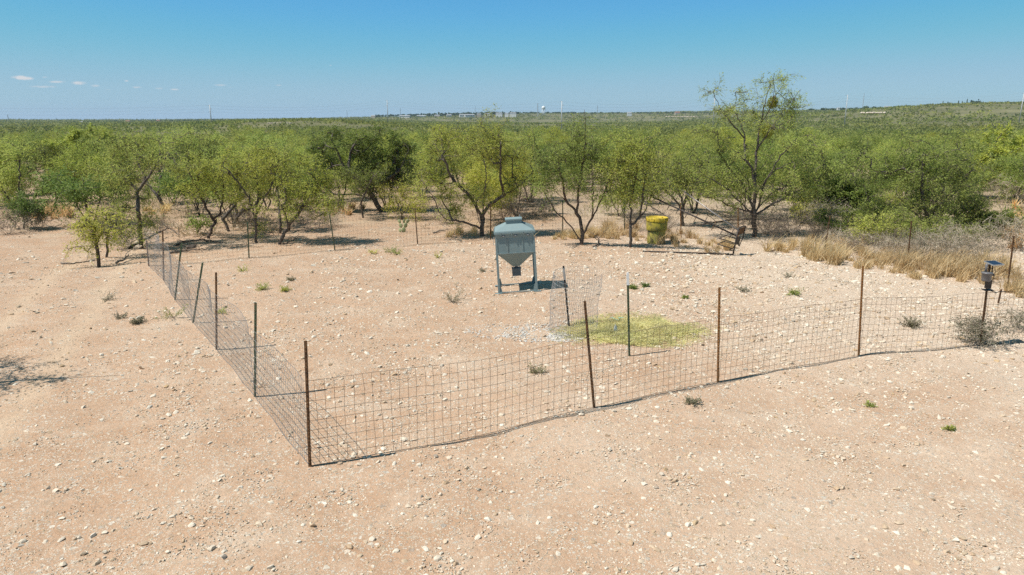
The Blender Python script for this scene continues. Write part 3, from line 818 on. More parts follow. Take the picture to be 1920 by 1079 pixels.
hero(18, (1416, 445), [[(1416, 445), (1414, 420), (1413, 395), (1416, 360), (1414, 332), (1404, 305), (1386, 288), (1368, 278)],
                        [(1414, 335), (1418, 295), (1422, 255), (1428, 225), (1436, 185)], [(1413, 402), (1388, 380), (1362, 354), (1338, 338), (1308, 320)], [(1415, 398), (1445, 364), (1470, 350), (1500, 340), (1532, 322)],
                        [(1416, 404), (1460, 376), (1500, 356), (1530, 350)], [(1394, 295), (1396, 252), (1382, 215), (1350, 185)], [(1422, 285), (1446, 240), (1470, 205), (1502, 168)], [(1428, 225), (1450, 195), (1452, 138)],
                        [(1395, 258), (1370, 230), (1348, 200)], [(1414, 410), (1398, 405), (1380, 420)], [(1412, 390), (1395, 350), (1370, 318), (1345, 285)], [(1416, 385), (1438, 335), (1462, 295), (1490, 262)], [(1413, 400), (1376, 390), (1340, 372), (1318, 368)],
                        [(1418, 400), (1440, 385), (1470, 385)], [(1414, 380), (1404, 340), (1380, 310)], [(1418, 380), (1430, 345), (1450, 320), (1486, 305)]],
     [(1400, 345, 30, 24, 50), (1345, 320, 50, 36, 70), (1480, 320, 54, 36, 70), (1420, 290, 66, 40, 70), (1355, 262, 44, 34, 44), (1480, 262, 44, 34, 40), (1425, 215, 56, 44, 64), (1482, 192, 34, 26, 36), (1450, 158, 26, 22, 24), (1365, 205, 36, 28, 34),
      (1515, 335, 36, 26, 34), (1325, 350, 36, 24, 34), (1465, 365, 44, 18, 30), (1370, 375, 40, 16, 22)],
     'tallest mesquite with a fan of limbs rising above the skyline behind the fallen stand', 'leaf_g', 'bark', .16, 46)
hero(19, (1748, 446), [[(1748, 446), (1742, 420), (1736, 400), (1728, 360), (1730, 300)], [(1742, 425), (1762, 395), (1790, 365), (1815, 330)], [(1745, 430), (1715, 400), (1690, 380)], [(1750, 440), (1770, 410), (1800, 390)]],
     [(1740, 290, 60, 40, 110), (1800, 310, 50, 40, 90), (1690, 320, 46, 40, 90), (1760, 360, 60, 30, 80), (1650, 330, 40, 40, 60), (1700, 390, 40, 26, 60), (1830, 370, 40, 30, 60), (1640, 395, 40, 26, 50), (1760, 405, 44, 20, 44), (1600, 300, 36, 36, 50)],
     'broad light green mesquite rising from grey brush along the right fence', 'leaf_g', 'bark', .15, 40, Ls=(.08, .15), Ws=(.02, .036))
hero(20, (1590, 425), [[(1590, 425), (1585, 400), (1570, 375)], [(1588, 410), (1605, 385), (1620, 360)]],
     [(1570, 355, 30, 26, 80), (1600, 385, 34, 22, 70), (1545, 370, 20, 16, 26), (1610, 350, 26, 20, 36)],
     'dense dark green bush between the tallest mesquite and the right thicket', 'leaf_d', 'bark', .07, 70, name='dark_bush', cat='bush', Ls=(.07, .13), Ws=(.05, .08), twl=.25, droop=.1)
hero(21, (1846, 440), [[(1846, 440), (1840, 425), (1830, 405)], [(1845, 436), (1862, 420), (1876, 405)]],
     [(1840, 405, 36, 22, 80), (1875, 418, 28, 16, 50), (1810, 395, 26, 18, 36), (1850, 425, 36, 10, 36)],
     'rounded green bush at the right end of the thicket by the fence', 'leaf_g', 'bark', .06, 64, name='green_bush', cat='bush', Ls=(.07, .13), Ws=(.04, .07), twl=.25, droop=.1)
hero(22, (1880, 372), [[(1880, 372), (1878, 350), (1868, 325), (1860, 290)], [(1878, 350), (1895, 325), (1915, 300)]],
     [(1870, 280, 40, 34, 80), (1910, 290, 36, 34, 70), (1880, 320, 40, 24, 50), (1845, 300, 24, 26, 30)],
     'yellow-green mesquite at the right edge above the dry grass slope', 'leaf_y', 'bark', .16, 50, Ls=(.14, .24), Ws=(.045, .08))
hero(23, (8, 378), [[(8, 378), (14, 362), (30, 345), (38, 320)], [(10, 370), (-4, 350), (-20, 330)]],
     [(25, 310, 36, 26, 60), (-10, 320, 34, 30, 50), (20, 340, 34, 16, 30)],
     'green mesquite cut by the left edge of the picture', 'leaf_g', 'bark', .13, 48, Ls=(.08, .15), Ws=(.022, .04))
hero(24, (143, 342), [[(143, 342), (135, 328), (115, 308), (98, 285)], [(143, 338), (158, 320), (170, 295)], [(140, 334), (138, 305), (140, 280)]],
     [(110, 275, 40, 24, 60), (150, 275, 40, 24, 60), (95, 295, 24, 20, 24), (165, 300, 24, 18, 22)],
     'mesquite with slanting bare lower limbs in the left middle distance', 'leaf_y', 'bark', .2, 50, Ls=(.18, .3), Ws=(.06, .1), twl=.5)
hero(25, (105, 378), [[(105, 378), (104, 360), (96, 345)], [(105, 374), (115, 355), (125, 345)]],
     [(105, 345, 34, 20, 60), (80, 355, 24, 16, 26), (135, 350, 24, 16, 26)],
     'olive green bush above the dry grass patch at left', 'leaf_g', 'bark', .08, 46, name='olive_bush', cat='bush', Ls=(.13, .22), Ws=(.04, .07))
hero(26, (46, 430), [[(46, 430), (44, 410), (38, 392)], [(46, 428), (56, 408), (62, 395)]],
     [(40, 385, 26, 16, 50), (62, 400, 18, 18, 30), (28, 400, 18, 16, 24)],
     'scrubby dark bush on open dirt near the left edge', 'leaf_d', 'twig_dark', .05, 40, name='scrub_bush', cat='bush', Ls=(.08, .15), Ws=(.03, .05), twl=.28)
hero(27, (371, 440), [[(371, 440), (368, 428), (362, 418)], [(371, 439), (380, 424), (386, 412)]],
     [(368, 426, 15, 12, 44), (380, 428, 10, 10, 20)],
     'small rounded dark bush left of the pale leaning mesquite', 'leaf_d', 'bark', .04, 50, name='dark_bush', cat='bush', Ls=(.07, .12), Ws=(.04, .06), twl=.2, droop=.05)

for i_, (px, py, w_, h_, nn, lf, lab) in enumerate(((1640, 462, 46, 26, 90, 'leaf_g', 'green shrub in the thicket edge left of the middle right-hand post'), (1700, 458, 44, 28, 90, 'leaf_g', 'green shrub behind the middle right-hand post'), (1790, 462, 50, 26, 90, 'leaf_g', 'green shrub between the broad mesquite and the rounded bush'), (1560, 440, 36, 22, 60, 'leaf_d', 'dark shrub in front of the dense dark bush'), (1520, 425, 30, 24, 44, 'leaf_y', 'pale green shrub right of the tallest mesquite trunk'), (1610, 420, 50, 34, 110, 'leaf_g', 'tall green shrub right of the dense dark bush'), (1680, 415, 50, 34, 110, 'leaf_y', 'yellow-green shrub left of the broad mesquite trunk'))):
    hero(60 + i_, (px, py), [[(px, py), (px - 6, py - h_ * .6), (px - w_ * .3, py - h_ * 1.2)], [(px, py - 2), (px + 8, py - h_ * .7), (px + w_ * .4, py - h_ * 1.1)], [(px, py - 2), (px, py - h_ * 1.5)]],
         [(px, py - h_ * 1.1, w_, h_, nn), (px - w_ * .5, py - h_ * .7, w_ * .6, h_ * .6, nn // 3), (px + w_ * .5, py - h_ * .8, w_ * .6, h_ * .6, nn // 3)], lab, lf, 'bark', .05, 52, name='shrub', cat='shrub', Ls=(.06, .12), Ws=(.02, .035), twl=.3)

# a mesquite standing just outside the picture to the left: its shade falls across the dirt at the left edge
rg = np.random.default_rng(77)
tb = on_ground(-12.5, 10.5)
tr = Tree(rg)
tr.limb([tb - [0, 0, .1], tb + [.1, .1, .8], tb + [.3, .2, 1.6]])
tr.limb([tb + [.3, .2, 1.6], tb + [1.0, .2, 2.4], tb + [2.2, .3, 3.3], tb + [3.1, .4, 4.0]])
tr.limb([tb + [.3, .2, 1.6], tb + [-.6, .3, 2.4], tb + [-1.2, .6, 3.2]])
tr.limb([tb + [.3, .2, 1.6], tb + [.4, .9, 2.5], tb + [.6, 1.4, 3.4]])
A = np.vstack([blob_points(rg, tb + [.8, .2, 3.0], (1.7, 1.4, .9), 130), blob_points(rg, tb + [-.9, .3, 3.0], (1.3, 1.3, .9), 60), blob_points(rg, tb + [2.2, .3, 3.5], (.6, .3, .3), 10)])
finish_tree('mesquite_tree', tb, tr, .12, tr.reach(A, minz=.5), 30, 'leaf_g', 'bark', rg, 'mesquite just out of the picture whose shade falls across the dirt at left', 'tree')

# mistletoe clumps in the tallest tree
yT = hit(1416, 445)[1]
for (px, py, s, lab) in ((1449, 192, .21, 'upper round yellow-green mistletoe clump high in the tallest mesquite'), (1437, 247, .27, 'lower larger mistletoe clump in the crown of the tallest mesquite')):
    rg = np.random.default_rng(int(px)); c = at(px, py, yT - .1)
    mb = MB(); n_ = 900
    d = rg.normal(0, 1, (n_, 3)); d /= np.linalg.norm(d, axis=1)[:, None]
    C = d * (rg.uniform(0, 1, n_) ** .4)[:, None] * s * np.array([1, 1, 1.2])
    add_leaves(mb, C, d + rg.normal(0, .5, (n_, 3)), rg.uniform(.05, .09, n_), rg.uniform(.02, .035, n_), rg)
    o = mb.build('mistletoe', M['mistletoe']); o.location = c; tag(o, lab, 'mistletoe')

# ---- generic mesquites of the thicket behind: built once per variant, then copied
def variant(seed, H, W, leaf, nst, per, Ls, Ws, natt, leaf2=None, low=.14):
    rg = np.random.default_rng(seed)
    tr = Tree(rg)
    for k in range(nst):
        a = k * 6.283 / nst + rg.normal(0, .4)
        d = np.array([math.cos(a), math.sin(a), 0])
        b0 = d * .06
        tr_pts = [b0 + [0, 0, -.1], b0 + d * W * .12 + [0, 0, H * .2], d * W * .3 + [0, 0, H * .45] + rg.normal(0, .1, 3), d * W * .55 + [0, 0, H * rg.uniform(.68, .85)] + rg.normal(0, .15, 3)]
        q = resample(tr_pts, .2, rg, .03)
        if k == 0: tr._append([], q, True)
        else: tr._append([0], q[1:], True)
    A = []
    nb = 9
    for k in range(nb):
        a = rg.uniform(0, 6.283); rr = W * rg.uniform(.1, .72)
        c = np.array([math.cos(a) * rr, math.sin(a) * rr, H * rg.uniform(.32, .86)])
        cc = blob_points(rg, c, (W * .42, W * .42, H * .22), max(3, natt // nb // 5), .6)
        A.append(cc[rg.integers(0, len(cc), natt // nb)] + rg.normal(0, .19, (natt // nb, 3)))
    A = np.vstack(A); A = A[(A[:, 2] > H * low) & (A[:, 2] < H * 1.03)]
    tips = tr.reach(A, step=.25, minz=.6)
    tr.radii(.085)
    thick, thin = MB(), MB(); tr.wood(thick, thin)
    lf = foliage(rg, tr, tips, per, Ls, Ws, .42, .45, None, .2)
    tm = MB(); tm.v = thick.v + thin.v
    tm.q = thick.q + [q + thick.n for q in thin.q]; tm.t = thick.t + [t + thick.n for t in thin.t]
    a = tm.mesh('trunk', True); a.materials.append(M['bark'])
    b = lf.mesh('crown'); b.materials.append(M[leaf])
    return a, b
VAR = [variant(201, 3.7, 2.0, 'leaf_g', 4, 44, (.10, .19), (.03, .05), 190), variant(202, 3.2, 2.2, 'leaf_g', 5, 44, (.10, .19), (.03, .05), 190),
       variant(203, 4.0, 1.9, 'leaf_y', 3, 42, (.10, .19), (.03, .05), 180), variant(204, 2.6, 1.9, 'leaf_g', 5, 46, (.10, .19), (.03, .05), 170, low=.15),
       variant(205, 3.3, 2.3, 'leaf_f', 4, 46, (.10, .19), (.03, .05), 190), variant(206, 2.9, 2.0, 'leaf_d', 5, 50, (.10, .18), (.035, .06), 170, low=.12),
       variant(207, 3.6, 1.8, 'leaf_g', 2, 40, (.10, .19), (.03, .05), 160)]
ORD = 'first second third fourth fifth sixth seventh eighth ninth tenth eleventh twelfth thirteenth fourteenth fifteenth sixteenth seventeenth eighteenth nineteenth twentieth'.split()
rg = np.random.default_rng(404)
cand = []
occupied = []
tries = 0
def visible(x, y, m=3.0):
    return abs(x) < y * .78 + m
def clear_of_open_ground(x, y):
    # bare dirt seen between the nearer trees
    px = 960 + F * x / (y * CP + CAM_H * SP)
    lim = np.interp(px, [-400, 40, 60, 140, 165, 300, 420, 560, 600, 760, 820, 900, 990, 1090, 1240, 1400, 1480, 1560, 1920, 2400],
                    [31, 33, 39, 39, 31, 29.5, 30, 31, 36, 36, 31, 31, 34, 34, 34, 33, 29, 27, 26.5, 26.5])
    return y > lim
while len(cand) < 300 and tries < 60000:
    tries += 1
    y = 27 + (104 - 27) * rg.uniform(0, 1) ** .8
    x = rg.uniform(-1, 1) * (y * .80 + 2)
    if not visible(x, y) or not clear_of_open_ground(x, y): continue
    sep = 2.6 if y < 60 else 3.2
    if any((x - a) ** 2 + (y - b) ** 2 < sep * sep for a, b in occupied): continue
    occupied.append((x, y)); cand.append((x, y))
cand.sort(key=lambda p: p[1])
def zone(x, y):
    px = 960 + F * x / (y * CP + (CAM_H - 2) * SP)
    side = ['at the far left', 'left of centre', 'behind the feeder', 'behind the drum and fallen stand', 'at the far right'][int(np.clip(np.searchsorted([380, 760, 1090, 1440], px), 0, 4))]
    dist = 'first rank' if y < 45 else ('middle rank' if y < 80 else 'farthest rank')
    return side, dist
seen = {}
for (x, y) in sorted(cand, key=lambda p: p[0] / p[1]):
    k = int(rg.choice(7, p=[.2, .18, .14, .17, .13, .08, .10]))
    z = float(gz(x, y))
    s, d = zone(x, y)
    e = empty('mesquite_tree', (x, y, z), rg.uniform(0, 6.283))
    sc = rg.uniform(.78, 1.15) * (1.0 if y > 40 else .95)
    e.scale = (sc * rg.uniform(.95, 1.15), sc * rg.uniform(.95, 1.15), sc)
    col = ['green', 'green', 'yellow-green', 'low green', 'olive green', 'dark green', 'slender green'][k]
    seen[col, d, s] = seen.get((col, d, s), 0) + 1; i_ = seen[col, d, s]
    tag(e, f'{ORD[i_ - 1]} {col} mesquite from left, {d} of thicket {s}' if i_ <= 20 else f'{col} mesquite in the {d} of the thicket {s}', 'tree', f'{col} mesquites, {d} of the thicket {s}')
    for nm, me in zip(('trunk', 'crown'), VAR[k]):
        o = bpy.data.objects.new(nm, me); COL.objects.link(o); o.parent = e

# ---- brush country beyond: one mass
rg = np.random.default_rng(505)
fb = MB(); TINT = []
def brush_ring(r0, r1, n, quads, H, W, Ls, Ws):
    rr = np.sqrt(rg.uniform(r0 * r0, r1 * r1, n)); aa = rg.uniform(-R(44), R(44), n)
    x = rr * np.sin(aa); y = rr * np.cos(aa)
    dn = vnoise(x, y, 55, 12) * .6 + vnoise(x, y, 260, 13) * .4
    keep = rg.uniform(0, 1, n) < np.clip(dn * 1.9 - .12, .06, 1)
    x, y = x[keep], y[keep]
    if r0 < 130:
        keep = np.array([all((a - c) ** 2 + (b - d) ** 2 > 9 for c, d in occupied) for a, b in zip(x, y)])
        x, y = x[keep], y[keep]
    n = len(x)
    h = H * rg.uniform(.55, 1.15, n); w = W * rg.uniform(.6, 1.3, n)
    z = gz(x, y)
    d = rg.normal(0, 1, (n, quads, 3)); d /= np.linalg.norm(d, axis=2)[..., None]
    q = rg.uniform(0, 1, (n, quads, 1)) ** .35
    d[..., 2] = np.abs(d[..., 2]) * 1.0 - .25
    C = d * q * np.stack([w, w, h * .5], -1)[:, None] + np.stack([x, y, z + h * .5], -1)[:, None]
    C = C + rg.normal(0, .12, C.shape)
    N_ = n * quads
    TINT.append(np.repeat(rg.uniform(0, 1, n), quads))
    add_leaves(fb, C.reshape(-1, 3), (d + rg.normal(0, .8, d.shape)).reshape(-1, 3), rg.uniform(*Ls, N_), rg.uniform(*Ws, N_), rg)
brush_ring(88, 180, 1700, 78, 4.0, 2.8, (.3, .6), (.13, .26))
brush_ring(175, 300, 2300, 42, 3.7, 3.3, (.55, 1.1), (.26, .46))
brush_ring(290, 560, 6000, 19, 3.8, 4.0, (1.0, 2.0), (.5, .9))
brush_ring(540, 1100, 14000, 7, 3.4, 3.6, (1.7, 3.4), (.9, 1.6))
brush_ring(1080, 2200, 14000, 5, 3.8, 7, (3.4, 7), (1.4, 2.4))
brush_ring(2150, 4200, 9000, 5, 4.5, 14, (8, 15), (2.2, 3.6))
brush_ring(4100, 6600, 4000, 5, 6.0, 28, (16, 28), (3.5, 6))
o = fb.build('brush', M['leaf_f'], kind='stuff')
ta = o.data.attributes.new('tint', 'FLOAT', 'FACE'); ta.data.foreach_set('value', np.concatenate(TINT).astype(np.float32))
o["label"] = "green mesquite brush covering the plain to the horizon"; o["category"] = "brush"

# low scrub between the trees: one mass
ug = MB(); rg = np.random.default_rng(606)
n_ = 9000; y = 28 + (110 - 28) * rg.uniform(0, 1, n_) ** 1.15; x = rg.uniform(-1, 1, n_) * (y * .8 + 3)
kp = np.array([bool(clear_of_open_ground(a, b + 2.0)) for a, b in zip(x, y)]) & (rg.uniform(0, 1, n_) < .25 + .75 * vnoise(x, y, 5, 4)); x, y = x[kp], y[kp]; n_ = len(x)
q_ = 20; h = rg.uniform(.3, 1.1, n_); w = rg.uniform(.35, .9, n_)
d = rg.normal(0, 1, (n_, q_, 3)); d /= np.linalg.norm(d, axis=2)[..., None]; d[..., 2] = np.abs(d[..., 2])
C = d * (rg.uniform(0, 1, (n_, q_, 1)) ** .6) * np.stack([w, w, h], -1)[:, None] + np.stack([x, y, gz(x, y)], -1)[:, None]
add_leaves(ug, C.reshape(-1, 3), (d + rg.normal(0, .5, d.shape)).reshape(-1, 3), rg.uniform(.15, .42, n_ * q_), rg.uniform(.014, .04, n_ * q_), rg)
o = ug.build('scrub', leaf_mat('scrub_leaf', [(.27, .225, .155), (.37, .30, .205), (.47, .375, .23), (.25, .26, .115)], .3, .3), kind='stuff')
o["label"] = "low olive and straw coloured scrub between the thicket trees"; o["category"] = "scrub"

# ---- grey dry brush
def dry_bush_mesh(seed, H, W, nst, natt, per, wood, leaf):
    rg = np.random.default_rng(seed); tr = Tree(rg)
    for k in range(nst):
        a = rg.uniform(0, 6.283); d = np.array([math.cos(a), math.sin(a), 0])
        q = resample([d * .04 + [0, 0, -.05], d * W * .35 + [0, 0, H * .35], d * W * rg.uniform(.5, .9) + [0, 0, H * rg.uniform(.5, .9)]], .15, rg, .03)
        if k == 0: tr._append([], q, True)
        else: tr._append([0], q[1:], True)
    A = blob_points(rg, (0, 0, H * .5), (W, W, H * .5), natt, .6); A = A[A[:, 2] > .08]
    tips = tr.reach(A, step=.18, wob=.03, up=.2)
    tr.radii(.022, .004, .4)
    thin = MB()
    for ids, main in tr.paths:
        thin.tube(tr.P[ids], np.maximum(tr.rad[ids], .005), 3, cap=False)
    lf = foliage(rg, tr, tips, per, (.05, .10), (.02, .04), .3, .1, thin, .08)
    a = thin.mesh('twigs'); a.materials.append(M[wood])
    b = lf.mesh('leaves') if lf.n else None
    if b: b.materials.append(M[leaf])
    return a, b
DB = [dry_bush_mesh(301, 1.3, .95, 9, 150, 5, 'twig_grey', 'leaf_grey'), dry_bush_mesh(302, 1.0, .9, 10, 140, 2, 'twig_grey', 'leaf_grey'),
      dry_bush_mesh(303, 1.1, .9, 9, 130, 1, 'twig_dark', 'leaf_grey'), dry_bush_mesh(304, 1.0, .8, 7, 90, 18, 'twig_grey', 'leaf_grey')]
def place_bush(px, py, k, s, label, name='dry_bush', cat='bush', group=None, rz=None):
    b = hit(px, py); e = empty(name, b, (px * 7.3) % 6.28 if rz is None else rz)
    e.scale = (s, s, s)
    for nm, me in zip(('twigs', 'leaves'), DB[k]):
        if me is None: continue
        o = bpy.data.objects.new(nm, me); COL.objects.link(o); o.parent = e
    tag(e, label, cat, group)
    return e
gl = 'grey dry bush tangled along the right-hand fence below the thicket'
gg = 'grey dry bushes along the right-hand fence'
ORD = 'first second third fourth fifth sixth seventh eighth ninth tenth eleventh twelfth thirteenth fourteenth fifteenth sixteenth seventeenth eighteenth nineteenth twentieth'.split()
for i, (px, py, k, s) in enumerate(sorted(((1570, 468, 1, 1.0), (1605, 474, 2, .9), (1640, 480, 1, 1.05), (1668, 470, 2, 1.0), (1690, 486, 1, .9), (1722, 484, 0, 1.0), (1755, 490, 0, 1.15),
                          (1790, 484, 0, 1.25), (1820, 490, 1, 1.0), (1530, 452, 2, .9), (1840, 470, 0, 1.0)))):
    s *= .8
    place_bush(px, py, k, s, f'{ORD[i]} grey dry bush from the left in the tangle along the right-hand fence', group=gg)
place_bush(1545, 430, 1, 1.3, 'tall pale dry bush right of the tallest mesquite', rz=.4)
place_bush(1455, 452, 2, 1.1, 'dark twiggy bush at the foot of the tallest mesquite', rz=1.4)
place_bush(1485, 440, 2, 1.2, 'dark twiggy bush behind the golden grass right of the tallest mesquite', rz=2.4)
place_bush(1436, 440, 2, 1.0, 'tangle of dead limbs right at the trunk of the tallest mesquite', rz=.1)
place_bush(1392, 432, 2, 1.1, 'tangle of dead limbs left of the trunk of the tallest mesquite', rz=3.1)
place_bush(1842, 648, 3, .68, 'grey-green bush growing through the fence under the solar device', rz=2.0)
place_bush(1822, 640, 3, .55, 'smaller grey-green shrub left of the solar device post', rz=.3)
place_bush(1912, 620, 3, .5, 'small dry shrub at the right edge beyond the fence', rz=.9)
place_bush(1905, 470, 0, 1.2, 'pale dry bush behind the rightmost rusty post', rz=.7)
place_bush(975, 412, 2, 1.5, 'tangle of dead twigs behind the feeder at right of the spreading mesquite', rz=.2)
place_bush(950, 420, 2, 1.2, 'dark dead twigs at the foot of the spreading mesquite', rz=1.7)
place_bush(1020, 405, 3, 1.0, 'grey scrub behind the feeder beside the vase-shaped mesquite', rz=1.1)
place_bush(620, 425, 1, .8, 'dry twiggy bush right of the low leaning mesquite', rz=2.2)
place_bush(575, 430, 2, .9, 'dry twiggy bush under the low leaning mesquite', rz=.4)
place_bush(455, 425, 2, 1.0, 'dry scrub between the dark mesquite stems at left', rz=.4)
place_bush(238, 467, 3, .8, 'pale green shrub between the broken-topped mesquite and the corner mesquite', rz=3.0)
place_bush(302, 437, 2, .7, 'thin leafless shrub behind the far left pen corner', rz=1.0)
place_bush(840, 420, 3, .8, 'scrubby bush under the arched limb of the spreading mesquite', rz=1.9)
place_bush(1190, 430, 2, .9, 'thin scrub behind the round-topped mesquite', rz=1.2)
place_bush(1245, 440, 2, .9, 'dark scrub behind the yellow drum', rz=2.6)
place_bush(72, 432, 2, .9, 'dry twigs beside the scrubby dark bush at left', rz=2.6)
place_bush(14, 440, 2, 1.0, 'dry grey shrub at the left edge', rz=.6)
place_bush(1845, 345, 2, 2.3, 'grey leafless thicket under the yellow-green mesquite at right', rz=1.6)
place_bush(1900, 380, 1, 1.8, 'pale dry brush on the slope at the right edge', rz=.2)

# ------------------------------------------------------------------ grasses and weeds
def blades(mb, rng, C, n, H, spread, w=.008, lean=.35):
    """n curved tapering blades growing from points C"""
    base = C + np.c_[rng.normal(0, spread, (n, 2)), np.zeros(n)]
    h = H * rng.uniform(.5, 1.15, n)
    a = rng.uniform(0, 6.283, n); l = np.abs(rng.normal(0, lean, n))
    d = np.stack([np.cos(a) * l, np.sin(a) * l, np.ones(n)], 1)
    s = np.stack([-np.sin(a + .8), np.cos(a + .8), np.zeros(n)], 1) * w
    mid = base + d * (h * .55)[:, None]
    tip = base + d * np.stack([h * 1.35, h * 1.35, h], 1) * np.array([1, 1, .95])
    v = np.stack([base - s, base + s, mid + s * .8, mid - s * .8, tip], 1)
    i = np.arange(n)[:, None] * 5
    mb.add(v.reshape(-1, 3), i + np.array([[0, 1, 2, 3]]), i + np.array([[3, 2, 4]]))

def grass_area(name, label, spots, seed, mat='drygrass', w=.010):
    rg = np.random.default_rng(seed); mb = MB()
    for (px, py, sx, sy, k, H) in spots:
        for _ in range(int(k * .35)):
            p = hit(px + rg.uniform(-1, 1) * sx, py + rg.uniform(-1, 1) * sy)
            m = int(rg.integers(26, 80))
            blades(mb, rg, np.repeat(p[None], m, 0), m, H * rg.uniform(.35, 1.45), .065, w, .42)
    o = mb.build(name, M[mat], kind='stuff'); o["label"] = label; o["category"] = "grass"
    return o
grass_area('dry_grass', 'golden dry grass along the right-hand fence', [(1465, 470, 30, 8, 26, .45), (1530, 483, 25, 8, 34, .65), (1570, 492, 22, 7, 26, .5), (1640, 500, 40, 6, 26, .35), (1700, 506, 30, 7, 40, .45), (1750, 516, 45, 8, 70, .5), (1810, 520, 40, 9, 50, .5), (1870, 520, 40, 14, 40, .5), (1905, 560, 18, 25, 26, .35), (1850, 500, 50, 8, 36, .55), (1600, 480, 60, 12, 40, .3), (1660, 485, 60, 10, 50, .4), (1760, 490, 60, 12, 70, .5), (1810, 505, 60, 12, 60, .4), (1680, 495, 60, 8, 60, .35), (1560, 460, 50, 10, 40, .35), (1700, 465, 80, 12, 40, .4)], 31)
grass_area('dry_grass', 'golden dry grass between the vase-shaped mesquite and the drum', [(1060, 448, 30, 6, 34, .3), (1120, 440, 40, 9, 60, .42), (1155, 438, 40, 10, 40, .4), (1210, 450, 30, 6, 24, .35), (1310, 455, 50, 12, 44, .3), (1350, 470, 30, 6, 22, .35), (1250, 458, 20, 4, 14, .4), (1265, 440, 30, 8, 18, .35)], 32)
grass_area('dry_grass', 'golden dry grass patch in front of the olive bush at left', [(100, 404, 32, 7, 60, .55), (75, 410, 16, 5, 16, .4), (290, 400, 30, 8, 24, .5), (650, 398, 40, 6, 30, .4)], 33, w=.016)
grass_area('dry_grass', 'thin dry grass under the spreading mesquite', [(880, 440, 40, 6, 18, .28), (940, 436, 30, 6, 14, .28), (840, 445, 30, 5, 8, .2), (1000, 445, 30, 5, 14, .2)], 34)
grass_area('dry_grass', 'thin dry grass on the slope at the right edge', [(1895, 420, 25, 30, 50, .5), (1900, 460, 20, 15, 30, .5)], 35, w=.016)

def weed(px, py, s, n, label, mats=('leaf_g',), flat=.5, name='weed', k=0):
    rg = np.random.default_rng(int(px * 13 + py)); b = hit(px, py); s *= 1.3; n = int(n * 1.25)
    mb = MB(); st = MB()
    for j in range(n):
        a = rg.uniform(0, 6.283); l = s * rg.uniform(.4, 1.0)
        d = np.array([math.cos(a), math.sin(a), rg.uniform(.1, 1.2) * flat * 2]); d /= np.linalg.norm(d)
        st.tube([np.zeros(3), d * l * .5, d * l + [0, 0, -.05 * l]], [.004, .003, .002], 3, cap=False)
        m = int(rg.integers(8, 18)); t = rg.uniform(.25, 1, m)[:, None]
        add_leaves(mb, d * l * t + rg.normal(0, .018, (m, 3)), d + rg.normal(0, .6, (m, 3)), rg.uniform(.025, .055, m), rg.uniform(.012, .022, m), rg)
    e = empty(name, b)
    st.build('stems', M['twig_grey'], e); mb.build('leaves', M[mats[0]], e)
    tag(e, label, 'weed')
for w_ in ((848, 566, .42, 26, 'straggly green weed left of the feeder foot', ('leaf_grey',)), (1006, 699, .2, 22, 'grey-green weed behind the first front fence span', ('leaf_grey',)), (1711, 613, .28, 46, 'round grey-green weed inside the pen near the solar device', ('leaf_grey',)),
           (1490, 553, .24, 26, 'low olive weed in the stony part of the pen', ('leaf_y',)), (1396, 548, .3, 16, 'thin dry weed left of the low olive weed', ('leaf_grey',)), (1187, 542, .14, 40, 'small dark green clump behind the white-tipped post', ('leaf_d',)),
           (1210, 538, .13, 36, 'smaller dark green clump right behind its twin near the white-tipped post', ('leaf_d',)), (1285, 560, .08, 24, 'tiny dark green clump right of the two clumps', ('leaf_d',)), (492, 543, .22, 26, 'bright green weed in the left of the pen', ('leaf_y',)),
           (535, 546, .16, 24, 'bright green weed just right of a wider one', ('leaf_y',)), (545, 526, .16, 16, 'small pale weed behind the bright green pair', ('leaf_grey',)), (733, 474, .34, 20, 'tall thin weed on the lip behind the pen', ('leaf_g',)), (700, 476, .26, 14, 'thin weed left of the tall weed on the lip', ('leaf_y',)),
           (745, 478, .3, 18, 'green weed right of the tall weed on the lip', ('leaf_g',)), (822, 484, .22, 12, 'small sprout on the dirt left of the feeder', ('leaf_y',)), (259, 607, .2, 40, 'dense grey-green weed outside the left fence', ('leaf_grey',)), (228, 598, .2, 14, 'flat dark sprig beside the dense grey-green weed', ('leaf_grey',)),
           (326, 596, .4, 14, 'yellow-green upright weed against the left fence', ('leaf_y',)), (200, 563, .34, 16, 'dry pale weed on the dirt left of the pen', ('leaf_grey',)), (1298, 757, .16, 20, 'dry tuft in front of the second front fence span', ('leaf_grey',)), (1778, 806, .11, 12, 'tiny green sprig among stones at the right', ('leaf_g',)),
           (1632, 762, .10, 12, 'tiny green sprig near the front fence at right', ('leaf_g',)), (415, 588, .2, 12, 'small green weed inside the left fence', ('leaf_y',)), (456, 508, .2, 12, 'small pale weed near the left back corner', ('leaf_y',)), (1478, 520, .2, 12, 'sparse weed in the stony right of the pen', ('leaf_grey',)), (905, 510, .2, 12, 'faint grey weed beside the feeder leg', ('leaf_grey',))):
    weed(*w_)

